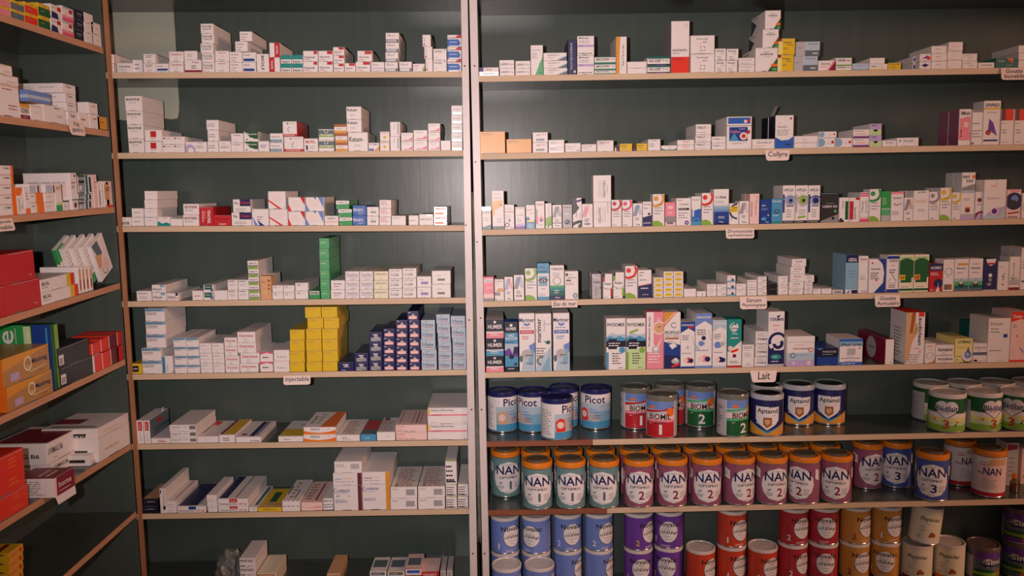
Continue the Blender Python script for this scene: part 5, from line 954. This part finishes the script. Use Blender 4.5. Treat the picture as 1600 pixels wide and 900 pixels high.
# second tier of red cartons resting on the first tier of the fifth shelf
reg('L', 5, 0, 480, 5.294, .1, 'ampoule_carton')
def on_top(u0, u1, v, ds, c, below):
    Xf = XL-.004
    A, B = atX(X(u0), Yp(v+30), Xf).y, atX(X(u1), Yp(v+30), Xf).y; m2 = (A+B)/2
    z0 = max(o.location.z+ (o.dimensions.z if False else max(q[2] for q in o.bound_box)) for o in below)+.0025
    zt = atX(X(u1), Yp(v), Xf).z; h = max(.02, zt-z0+(m2-B)*SH['L', 5][1]*.5)
    o = put('ampoule_carton', carton_mesh(B-A-.0015, h, .1, c if c != 'M' else 'R', rd(c), 'ampoule_carton'), (Xf, m2, z0), (0, 0, math.radians(90)), ds, '', None)
    o.rotation_euler = (Matrix.Rotation(math.radians(90), 3, 'Z') @ Matrix.Rotation(-math.atan(SH['L', 5][1]), 3, 'Y')).to_euler()
tier = {o['label'].split(',')[0]: o for o in bpy.data.objects if o.get('label') and 'tier' in o['label']}
lows = [next(o for k_, o in tier.items() if w_ in k_) for w_ in ('touching slate', 'second along', 'third along', 'fourth along')]
for (a, b, v, ds, c), lo in zip(UP, lows): on_top(a, b, v, ds, c, [lo])

# ------------------------------------------------------------------ milk powder cans
LIDM = dict(navy=mat('navy_plastic', '#23265e', .3), white=mat('white_plastic', '#ddd3cd', .32), grey=mat('smoky_plastic', '#75756c', .2, coat=.4), orange=mat('orange_plastic', '#e58320', .35),
            silver=mat('pale_silver_plastic', '#b9bdc4', .28), black=mat('dark_window', '#201f24', .2), plum=mat('dusty_plum_plastic', '#6f5d5a', .4), tin=mat('tinplate_rim', '#c6c6c4', .25, .85), domegrey=mat('clear_scoop_dome', '#6a6252', .16, coat=.4, alpha=.82))
def lathe(mb, prof, m, seg=40):
    """each profile segment is its own strip, normals kept radial so edges stay crisp"""
    for (ra, za), (rb, zb) in zip(prof, prof[1:]):
        L = math.hypot(rb-ra, zb-za) or 1; nr, nz = (zb-za)/L, -(rb-ra)/L
        pts = []; nm = []
        for i in range(seg):
            a = 2*math.pi*i/seg; s, c = math.sin(a), math.cos(a)
            pts += [(ra*s, -ra*c, za), (rb*s, -rb*c, zb)]; nm += [(nr*s, -nr*c, nz)]*2
        mb.n += nm
        if min(ra, rb) < 1e-6: fs = [((2*i, 2*((i+1) % seg), 2*i+1) if rb < 1e-6 else (2*i+1, 2*i, 2*((i+1) % seg)+1)) for i in range(seg)]
        else: fs = [(2*i, 2*((i+1) % seg), 2*((i+1) % seg)+1, 2*i+1) for i in range(seg)]
        mb.add(pts, m, fs)
def finish(mb, name):
    me = mb.mesh(name, True); me.normals_split_custom_set_from_vertices([Vector(n).normalized() if Vector(n).length else Vector((0, 0, 1)) for n in mb.n]); return me
CANM = {}
def can_meshes(kind, art, base):
    key = (kind, art, base)
    if key in CANM: return CANM[key]
    r, h, lidh, lid = KIND[kind]; hb = h-lidh
    mb = MB(); mb.n = []
    lathe(mb, [(0, .0015), (r*.93, .0015), (r*.95, 0), (r*1.006, .001), (r*1.006, .0035), (r*.994, .0045)], LIDM['tin'])
    lathe(mb, [(r*.994, .0045), (r*.994, hb-.004)], pm(base))
    lathe(mb, [(r*.994, hb-.004), (r*1.004, hb-.003), (r*1.004, hb), (0, hb)], LIDM['tin'])
    body = finish(mb, 'body')
    mb = MB(); mb.n = []; H0, H1 = .0048, hb-.0043; hh = H1-H0
    for fc, c, polys, lay in compile_art('r %s -180 0 180 1;' % base+art, (2*math.pi*r/360)/hh, -180, 180):
        m = pm(c); e = r*.994+.00025+lay*.00006
        for p in polys:
            lo, hi = min(q[0] for q in p), max(q[0] for q in p)
            k = math.floor(lo/3)
            while k*3 < hi-1e-6:
                q = p
                if lo < k*3: q = clip(q, 0, k*3., False)
                if len(q) > 2 and hi > k*3+3: q = clip(q, 0, k*3.+3, True)
                k += 1
                if len(q) < 3: continue
                pts = []; 
                for u, v in q:
                    a = math.radians(u); pts.append((e*math.sin(a), -e*math.cos(a), H0+v*hh)); mb.n.append((math.sin(a), -math.cos(a), 0))
                mb.add(pts, m)
    label = finish(mb, 'label')
    mb = MB(); mb.n = []; R_ = r*1.016; L = LIDM
    if kind == 'ringlid':
        lathe(mb, [(R_*.97, hb-.003), (R_, hb), (R_, hb+lidh*.55), (R_*.98, hb+lidh*.9), (R_*.9, hb+lidh), (R_*.78, hb+lidh*.92), (R_*.72, hb+lidh*.6)], L['orange'])
        lathe(mb, [(R_*.72, hb+lidh*.6), (R_*.7, hb+lidh+.002), (R_*.66, hb+lidh+.004), (R_*.6, hb+lidh+.004), (R_*.56, hb+lidh+.002), (0, hb+lidh+.002)], L['domegrey'])
    elif kind == 'window':
        lathe(mb, [(R_, hb-.006), (R_, hb+lidh*.7), (R_*.98, hb+lidh), (R_*.8, hb+lidh), (R_*.77, hb+lidh-.0015)], L['silver'])
        lathe(mb, [(R_*.77, hb+lidh-.0015), (0, hb+lidh-.0015)], L['black'])
    else:
        t = L[lid]
        lathe(mb, [(R_, hb-.004), (R_, hb+lidh*.75), (R_*.975, hb+lidh), (R_*.9, hb+lidh), (R_*.87, hb+lidh-.003), (R_*.3, hb+lidh-.003), (R_*.28, hb+lidh-.0025), (0, hb+lidh-.0025)], t)
    ld = finish(mb, 'lid')
    CANM[key] = (body, label, ld); return CANM[key]
KIND = dict(navylid=(.0465, .126, .011, 'navy'), smoke=(.0462, .130, .013, 'grey'), window=(.0482, .126, .009, 'silver'), heart=(.0512, .117, .009, 'white'), ringlid=(.046, .145, .016, 'orange'),
            white=(.0458, .119, .006, 'white'), phys=(.046, .119, .006, 'white'), plum=(.048, .114, .010, 'plum'))
PLACED = []
def apart(cx, cy, z, r):
    for _ in range(6):
        cx = max(cx, P_R1(z)+r*1.02+.0012, P_R1(z+.13)+r*1.02+.0012)
        for qx, qy, qz, qr in PLACED:
            if abs(qz-z) < .1:
                dx, dy = cx-qx, cy-qy; L = math.hypot(dx, dy); m = (r+qr)*1.017+.0006
                if L < m: cx += dx/L*(m-L); cy += dy/L*(m-L); cy = min(cy, D+DEP-r*1.02-.0015)
    return cx, cy
def mkcan(kind, art, base, cx, cy, z, rot, desc, group, cat='can'):
    PLACED.append((cx, cy, z, KIND[kind][0]))
    body, label, ld = can_meshes(kind, art, base)
    th = math.atan2(-cx, cy)+math.radians(rot)
    o = link('formula_can', None, loc=(cx, cy, z), rot=(0, 0, th))
    tag(o, desc, cat, group)
    for nm, me in (('body', body), ('label', label), ('lid', ld)): link(nm, me, o)
    return o
def can(kind, u0, u1, vb, rot, desc, art, base='w', lvl=0, group=None, behind=None, lean=0):
    r, h = KIND[kind][:2]
    px, py = (X(u0)+X(u1))/2, Yp(vb); k = ctx['k']; x = atY(px, py, D+.05).x
    for _ in range(4):
        z = shz('R', k, x)+lvl*(h+.0004)+.0006; d = ray(px, py); P = d*(z/d.z) if abs(d.z) > 1e-6 else d
        x = P.x
    L = math.hypot(P.x, P.y); cy = P.y+r*P.y/L
    cy = max(D+r-.012, min(cy, D+DEP-r*1.04-.001))
    d = ray(px, py); cx = d.x/d.y*cy
    z = shz('R', k, cx)+lvl*(h+.0004)+.0012
    cx, cy = apart(cx, cy, z, r)
    o = mkcan(kind, art, base, cx, cy, z, rot, desc+', %s shelf' % ORD[k] , group)
    if behind:
        bx, by = apart(cx+random.uniform(-.002, .002), cy+2*r*1.045, z, r)
        mkcan(kind, art, base, bx, by, z, rot+random.uniform(-30, 30), behind+', %s shelf' % ORD[k], group)
    return o
PIC = 'r C -180 0 180 .2;r c -180 .2 180 .5;r S -180 .5 180 .72;r w -180 .72 180 .97;t n Picot -34 .73 48 .96 b;r w -140 .03 -62 .96;l g -130 .1 -72 .85 12;p h -60 .2 -20 .62 30 .2;p %s -55 .2 -20 .22 -25 .55 -42 .6 -58 .5;c q -40 .4 .1;l d -10 .45 25 .6 2;l m 0 .26 30 .4 3'
def bio(n, c, c2): return 'r d -60 .78 60 1;r S -60 .66 60 .78;r %s -60 0 60 .42;r %s -60 .42 60 .5;r q -60 .5 60 .66;p %s -60 .66 60 .78 60 .84 10 .78 -60 .74;r h -180 0 -62 1;r h 62 0 180 1;l x -150 .15 -75 .85 12;c o -28 .84 .05 ;r o -38 .81 -18 .87;c o 42 .7 .12;t k BIOMIL -38 .5 44 .66 b;t k BIO -22 .38 25 .5;t w %s -8 .08 18 .36 b;l w -40 .36 -25 .4 1' % (c, c2, c2 if n == '2' else 'r', n)
APT = 'p a -180 0 180 0 180 .4 60 .3 0 .1 -60 .3 -180 .4;p C -75 .35 0 .1 75 .35 0 .04;p w -42 .8 42 .8 42 .42 30 .3 0 .14 -30 .3 -42 .42;t k Aptamil -36 .58 38 .75 b;c n 8 .78 .02;c n 16 .8 .022;c n 25 .81 .026;c n 34 .82 .03;p u -14 .5 16 .5 16 .3 0 .2 -14 .3;p D -8 .44 10 .44 10 .34 0 .28 -8 .34;l r 18 .54 36 .57 1;t w 1 62 .08 70 .24 b;c S -34 .34 .04'
BLE = 'r Y -180 .3 180 .42;r L -180 .16 180 .32;r l -180 0 180 .18;r w -180 .42 180 .55;c w -14 .72 .2;c w 14 .72 .2;p w -34 .62 -25 .5 0 .38 25 .5 34 .62 0 .75;a k -14 .72 .2 .21 40 200;a k 14 .72 .2 .21 -20 140;p k -34 .62 0 .38 0 .365 -36 .6;p k 34 .62 0 .38 0 .365 36 .6;t n Blédilait -34 .6 34 .78 b;l r -18 .55 18 .59 1;t r 3 -10 .08 10 .34 b;c o 36 .28 .04;c o -36 .34 .04;r h -150 0 -75 .88;l g -145 .1 -82 .8 10;c E 30 .2 .03'
def nan(n, c): return 'p w -58 .64 -34 .85 0 .92 34 .85 58 .64 62 .46 54 .28 34 .13 0 .07 -34 .13 -54 .28 -62 .46;r k -32 .84 -15 .845;r k 15 .84 32 .845;l k -12 .82 12 .85 1;t n NAN -50 .58 50 .81 b;t k OPTIPRO -38 .46 38 .525 b;r %s -24 .555 26 .563;t %s %s -4 .18 18 .4 b;a G -30 .26 .05 .06 180 360;p G -40 .36 -32 .32 -22 .4 -30 .37;l G -44 .22 -18 .3 2;l g 24 .2 52 .37 4;l g -14 .1 14 .13 1;p w 68 .62 86 .55 86 .82 68 .88;p w -68 .62 -94 .66 -94 .9 -68 .84;l k -92 .7 -72 .84 5' % (c, {'1': 'G', '2': 'm', '3': 'n'}[n], n)
def nov(n, sub, c2='w', sc='k', nc='w'): return 'c N 13 .5 .3 1.12;c w 14 .51 .293 1.13;t k Novalac -34 .68 62 .83 b;%sl g -6 .58 30 .61 1;t k NOVA -20 .42 50 .56 b;l g -2 .35 32 .39 1;l g 4 .26 26 .3 1;t %s %s -50 .12 -36 .3 b;l w -14 .03 24 .1 2;l w 100 .1 160 .9 9' % (('t %s %s -8 .61 36 .67;' % (sc, sub)) if sub else '', nc, n or 'w')
reg('R', 6, 745, 585, 5.517)
G1 = 'rabbit-free'
can('navylid', 85, 345, 505, 38, 'navy-lidded can by the painted post, name wrapping towards its neighbour', PIC % 'D')
can('navylid', 356, 600, 505, -32, 'navy-lidded can second from the painted post, blue side panel showing', PIC % 'D')
can('navylid', 610, 888, 470, 48, 'navy-lidded can hidden behind the frontmost navy-lidded one', PIC % 'D')
can('navylid', 550, 828, 575, 55, 'navy-lidded can standing ahead of its row, red picture panel', PIC % 'R')
can('navylid', 893, 1160, 478, -10, 'navy-lidded can last of its kind, name fully readable', PIC % 'R')
B1, B2 = bio('1', 'r', 'p'), bio('2', 'E', 'H')
can('smoke', 1240, 1490, 478, 18, 'rear red can with number one, beside last navy-lidded can', B1)
can('smoke', 1462, 1718, 560, -8, 'front red can with number one and blue top band', B1)
reg('R', 6, 1025, 585, 5.517)
can('smoke', 0, 232, 450, 20, 'red can mostly hidden behind the front red one', B1)
can('smoke', 242, 497, 462, 2, 'green can with number two, set back, fully visible', B2)
can('smoke', 512, 800, 560, 38, 'green can with number two, front, pale side panel', B2)
can('window', 808, 1085, 455, 0, 'blue and gold can half hidden behind a twin', APT, 'n')
can('window', 802, 1095, 548, 3, 'blue and gold can standing in front of its twin', APT, 'n')
can('window', 1088, 1350, 443, 5, 'blue and gold can in middle of gold-footed row', APT, 'n')
can('window', 1352, 1615, 437, 0, 'blue and gold can last of row, beside empty shelf space', APT, 'n')
reg('R', 6, 1310, 585, 5.517)
for (a, b, v, rt__, ds) in ((640, 925, 400, 58, 'green heart-label can at the rear beside empty space'), (930, 1200, 395, 30, 'green heart-label can second in rear row'), (1205, 1480, 390, 10, 'green heart-label can third in rear row'), (1485, 1760, 384, 0, 'green heart-label can fourth in rear row'),
                            (775, 1072, 505, 0, 'green can with full heart and red number three'), (1085, 1378, 495, 38, 'green can with ingredients panel showing, front row'), (1385, 1675, 487, -15, 'green front-row can cut by the picture edge')):
    can('heart', a, b, v, rt__, ds, BLE, 'E')
reg('R', 7, 745, 690, 5.517)
N1, N2, N3, NP_ = nan('1', 'r'), nan('2', 'r'), nan('3', 'b'), 'p D 0 .98 60 .98 60 .6 10 .8 -20 .75;r w -60 .3 60 .7;c w 0 .5 .35;l r -40 .78 -10 .9 2;t n NAN -26 .55 38 .74 b;t k Pre -45 .55 -29 .64;r r -180 0 180 .1;l h -30 .2 30 .45 5'
can('ringlid', 128, 378, 485, 12, 'teal orange-lidded can set back by painted post', N1, '1')
can('ringlid', 392, 660, 605, 0, 'teal orange-lidded can, first in front row', N1, '1', behind='teal orange-lidded can behind the first front one')
can('ringlid', 672, 948, 607, 0, 'teal orange-lidded can, second in front row', N1, '1', behind='teal orange-lidded can behind the second front one')
can('ringlid', 962, 1232, 602, -6, 'teal orange-lidded can beside the first plum one', N1, '1', behind='teal orange-lidded can behind the third front one')
can('ringlid', 1254, 1532, 607, 5, 'plum orange-lidded can beside the last teal one', N2, '2', behind='plum orange-lidded can behind the first plum one')
reg('R', 7, 1025, 690, 5.517)
can('ringlid', 2, 268, 590, 8, 'plum orange-lidded can, second plum in front row', N2, '2', behind='plum orange-lidded can behind the second plum one')
can('ringlid', 286, 570, 592, 10, 'plum orange-lidded can, third plum in front row', N2, '2', behind='plum orange-lidded can behind the third plum one')
can('ringlid', 572, 848, 585, 34, 'plum orange-lidded can turned with white flag patch showing', N2, '2', behind='plum orange-lidded can behind the turned one')
can('ringlid', 850, 1125, 577, 26, 'plum orange-lidded can, fifth plum in front row', N2, '2', behind='plum orange-lidded can behind the fifth plum one')
can('ringlid', 1128, 1408, 566, -24, 'plum orange-lidded can turned the other way, side strip showing', N2, '2', behind='plum orange-lidded can behind the other-way-turned one')
can('ringlid', 1412, 1672, 553, 0, 'plum orange-lidded can, last plum in front row', N2, '2', behind='plum orange-lidded can behind the last plum one')
reg('R', 7, 1310, 690, 5.517)
can('ringlid', 122, 355, 412, 32, 'plum orange-lidded can alone at rear beside blue ones', N2, '2')
can('ringlid', 362, 610, 402, 2, 'blue orange-lidded can with number three at rear', N3, '3')
can('ringlid', 640, 948, 530, 2, 'blue orange-lidded can with number three in front', N3, '3')
can('ringlid', 925, 1135, 385, 35, 'red-footed orange-lidded can behind the coral one', NP_, 'w')
can('ringlid', 1140, 1425, 485, 8, 'coral orange-lidded can near the white carton', NP_.replace('r w -60 .3 60 .7;c w 0 .5 .35;', 'r q -60 .15 60 .8;'), 'w')
col(1445, 1552, 12, 'tall grey-white carton with plum patch, standing behind brass-glinting bottle', 'p m .05 .82 .9 .86 .9 .95 .05 .98;l g .2 .2 .7 .7 5', set_=.11, d=.06, base='h', name='powder_carton')
mb = MB(); mb.n = []
lathe(mb, [(0, .0), (.011, 0), (.012, .002), (.012, .03), (.006, .04), (.006, .046)], mat('amber_glass', '#5a3a10', .08, spec=.8, coat=.8)); bm_ = finish(mb, 'bottle_body')
mb = MB(); mb.n = []; lathe(mb, [(.0075, .044), (.0075, .056), (.006, .058), (0, .058)], LIDM['orange']); cp_ = finish(mb, 'cap')
q = atY(1584, 766, D+.06); o = link('glass_bottle', None, loc=(q.x, D+.06, shz('R', 7, q.x)+.0005)); tag(o, 'small amber glass bottle glinting beside the grey-white carton', 'bottle')
link('bottle_body', bm_, o); link('cap', cp_, o)
col(1575, 1690, 60, 'pale carton with ochre picture cut by the picture edge', 'p O .1 .2 .9 .5 .9 .1', set_=.12, d=.06, base='q', name='powder_carton')
# lowest shelf: cans stacked two high
reg('R', 8, 745, 790, 5.517)
SHc = 'lower '
def pair(u0, u1, vb, rot, rot2, kind, art, base, d_, kw=None):
    can(kind, u0, u1, vb, rot, 'upper '+d_, art, base, lvl=1)
    o = LAST = None
    return None
def tower(u0, u1, vb, rots, kind, arts, base, d_):
    """upper can placed from the photograph, the lower one straight beneath it"""
    o = can(kind, u0, u1, vb, rots[0], 'upper '+d_, arts[0], base, lvl=1)
    x, y = o.location.x, o.location.y
    mkcan(kind, arts[1], base, x, y, shz('R', 8, x)+.0012, rots[1], 'lower '+d_+', lowest shelf', None)
    return o
def free(kind, u0, u1, vtop, rot, ds, art, base, Yc):
    """single can whose lid front rim is seen at vtop"""
    r, h = KIND[kind][:2]; px = (X(u0)+X(u1))/2
    P = atY(px, Yp(vtop), Yc-r); cx = P.x/P.y*Yc
    z = shz('R', 8, cx)+.0012
    return mkcan(kind, art, base, cx, Yc, z, rot, ds+', lowest shelf', None)
tower(112, 380, 425, (18, 60), 'white', (nov('1', ''), nov('1', '')), '4', 'blue can beside the painted post')
tower(382, 645, 425, (-38, 40), 'white', (nov('1', ''), nov('1', '')), '4', 'blue can second from the painted post')
tower(650, 915, 405, (8, 52), 'white', (nov('2', ''), nov('2', '')), '4', 'blue can third from the painted post')
tower(920, 1180, 400, (26, 55), 'white', (nov('2', ''), nov('2', '')), '4', 'blue can beside the violet ones')
IT2, IT1 = nov('2', 'IT2', nc='y'), nov('1', 'IT1')
tower(1255, 1528, 395, (42, 0), 'white', (IT2, IT2), '5', 'violet can nearest the blue ones')
free('white', 118, 398, 580, 60, 'pink-white-lidded blue can standing in front of the first blue tower', nov('1', ''), '4', D+.046)
free('white', 402, 680, 570, 55, 'pink-white-lidded blue can standing in front of the second blue tower', nov('1', ''), '4', D+.046)
reg('R', 8, 1025, 790, 5.517)
tower(-22, 238, 380, (-15, -22), 'white', (IT1, IT1), '5', 'deep violet can')
AR1, AR2, AD = nov('1', 'AR1', sc='r'), nov('2', 'AR2', sc='r'), nov('', 'AR_Digest', sc='r').replace('t w w -50 .12 -36 .3 b;', '')
tower(526, 775, 370, (28, 32), 'white', (AR1, AR1), '6', 'vermilion can between the two unstacked ones')
tower(1052, 1305, 348, (28, 40), 'white', (AR2, AR2), '9', 'scarlet can beside crimson ones')
tower(1312, 1570, 330, (0, 0), 'white', (AD, AD), '9', 'crimson can beside amber ones')
YD = D+.14
free('white', 248, 520, 400, 40, 'unstacked vermilion can with white lid, nearer the violet ones', AR1, '6', YD)
free('white', 782, 1056, 390, 30, 'unstacked vermilion can with white lid, nearer the scarlet ones', AR1, '6', YD)
reg('R', 8, 1310, 790, 5.517)
AM1, AM2 = nov('1', ''), nov('2', '', nc='m')
tower(8, 268, 335, (42, 28), 'white', (AM2, AM2), '7', 'amber can beside crimson ones')
tower(274, 536, 330, (28, -12), 'white', (AM1, AM1), '7', 'amber can beside white cans')
PHY = 't k Physiolac -34 .66 40 .82 b;l g -12 .6 10 .64 1;c u 14 .3 .07;c u 8 .24 .05;c u 22 .26 .06;r %s -60 0 60 .12;c h -34 .2 .05;l h -34 .35 -6 .55 2'
free('phys', 556, 805, 330, 0, 'white can with maroon foot beneath the tipped white one', PHY % 'm', 'i', YD)
free('phys', 830, 1085, 322, 0, 'white can with orange foot beside the dark striped ones', PHY % 'o', 'i', YD)
# the tipped can resting on the two white ones
P = atY(1310+727/5.517, 790+320/5.517, D+.13-.0478); zt = shz('R', 8, P.x)+.0012+KIND['phys'][1]+.009
o = mkcan('phys', PHY % 'w', 'i', P.x/P.y*(D+.13), D+.13, zt, 14, 'white can tipped slightly atop the two white ones, lowest shelf', None)
o.rotation_euler = (Matrix.Rotation(math.radians(6), 3, 'Y') @ Matrix.Rotation(o.rotation_euler.z, 3, 'Z')).to_euler()
SIM = 'r v -60 .75 180 1;r E -60 .15 180 .4;r G -60 .4 180 .75;p u 10 .05 60 .05 50 .5 20 .4;r l -60 .2 60 .3;a h -10 .64 .12 .16 20 330;t w Simi -20 .55 45 .78 b;p n -40 .6 60 .7 60 .55 -20 .5;t w Simi -20 .58 45 .76 b;r h -140 .05 -62 .8'
free('plum', 1105, 1395, 320, 30, 'dark violet-green can with plum lid, unstacked', SIM, 'G', D+.13)
free('plum', 1400, 1690, 295+130, 0, 'lower dark violet-green can by the picture edge', SIM, 'G', D+.15)
oo = [x for x in bpy.data.objects if x.get('label', '').startswith('lower dark violet-green')][0]
mkcan('plum', SIM, 'v', oo.location.x, oo.location.y, oo.location.z+KIND['plum'][1]+.0006, 0, 'upper dark violet-green can by the picture edge, lowest shelf', None)
# ------------------------------------------------------------------ handwritten notes taped to the shelf edges
def note(px0, px1, py0, py1, lines, desc, U='M', cut=.12, slant=0):
    Yf = D-.0032
    if U == 'L':
        A, B = atX(px0, py0, XL+.0008), atX(px1, py0, XL+.0008); w = B.y-A.y; C_ = atX(px1, py1, XL+.0008); h = B.z-C_.z; loc = (XL+.0008, (A.y+B.y)/2, C_.z); rz = math.radians(90)
    else:
        A, B = atY(px0, py0, Yf), atY(px1, py0, Yf); C_ = atY((px0+px1)/2, py1, Yf); w = B.x-A.x; h = (A.z+B.z)/2-C_.z; loc = ((A.x+B.x)/2, Yf, C_.z); rz = 0
    mb = MB(); out = [(-.5, 1), (-.5+slant, cut), (-.5+slant+cut*.6, 0), (.5-slant-cut*.6, 0), (.5-slant, cut), (.5, 1)]
    curl = lambda v: -.006*(1-v)
    n = len(out); F_ = [(u*w, curl(v), v*h) for u, v in out]; Bk = [(x, y+.0004, z) for x, y, z in F_]
    mb.add(F_+Bk, PAPER, [(0, 1, 2, 3, 4, 5), (11, 10, 9, 8, 7, 6)]+[(i, i+6, (i+1) % 6+6, (i+1) % 6) for i in range(6)])
    k = len(lines); ink = pm('k')
    for i, tx in enumerate(lines):
        v1 = .9-i*(.84/k); v0 = v1-.66/k; a = max(.06, .5-.055*len(tx))
        for tri in text_tris(tx, False):
            pts = []
            for x, y in tri:
                v = v0+y*(v1-v0); u = a+x*(1-2*a)+.03*(v-v0)/(v1-v0)-.5; pts.append((u*w, curl(v)-.0004, v*h))
            mb.add(pts, ink)
    o = link('handwritten_note', mb.mesh('handwritten_note'), loc=loc, rot=(0, 0, rz)); tag(o, desc, 'note', 'handwritten shelf notes')
note(1195, 1234, 235, 251, ['Collyre'], 'handwritten paper note with one word below second shelf of milk cabinet', slant=.05)
note(1564, 1604, 106, 125, ['Goutte', 'buvable'], 'two-line handwritten note below top shelf at the picture edge')
note(1134, 1178, 357, 372.5, ['Dromonoide', 'ophtalmique'], 'two-line handwritten note below third shelf of milk cabinet')
note(1156, 1198, 464, 482.5, ['Sérum', 'Physiologique'], 'two-line handwritten note below fourth shelf, nearer the middle')
note(1367, 1406, 461, 479, ['Goutte', 'Auriculaire'], 'two-line handwritten note below fourth shelf, beneath blue-crescent carton')
note(1172, 1214, 579, 596.5, ['Lait'], 'one-word curling note just above the blue and gold cans', slant=.06)
note(862, 902, 470, 480, ['Eau de mer'], 'narrow note flush on the fourth shelf edge, above tall nasal cartons', cut=.02)
note(443, 485, 587, 600.5, ['injectable'], 'one-word note below the yellow cartons in the central cabinet')
note(105, 130, 190, 213, ['Dig', 'gastro'], 'small two-line note on second shelf edge of side cabinet', U='L', slant=.04)
note(-18, 19, 341, 360, ['Ampoule', 'buvable'], 'two-line note on third shelf edge of side cabinet', U='L')
# crumpled bag on the lowest shelf of the central cabinet
q = atY(363, 915, D+.05); zb = shz('M', 8, q.x)
bm = bmesh.new(); bmesh.ops.create_icosphere(bm, subdivisions=4, radius=1)
rn = random.Random(3)
from mathutils import noise
for v in bm.verts:
    n_ = noise.noise(v.co*2.2)*.28+noise.noise(v.co*6)*.12; c = v.co*(1+n_); v.co = Vector((c.x*.040, c.y*.045, max(-.05, c.z*.055)))
me = bpy.data.meshes.new('plastic_bag'); bm.to_mesh(me); bm.free(); me.materials.append(mat('smoky_bag_plastic', '#8b8f8a', .3, vary=.2, scale=60, bump=.4, alpha=.75))
o = link('plastic_bag', me, loc=(q.x-.004, D+.055, zb+.0505)); tag(o, 'crumpled grey plastic bag beside the bold-named white stack, lowest shelf', 'bag')
dup_ = {k: v for k, v in LABELS.items() if len(v) > 1}
for k, v in dup_.items(): print('DUPLICATE LABEL', k, v)
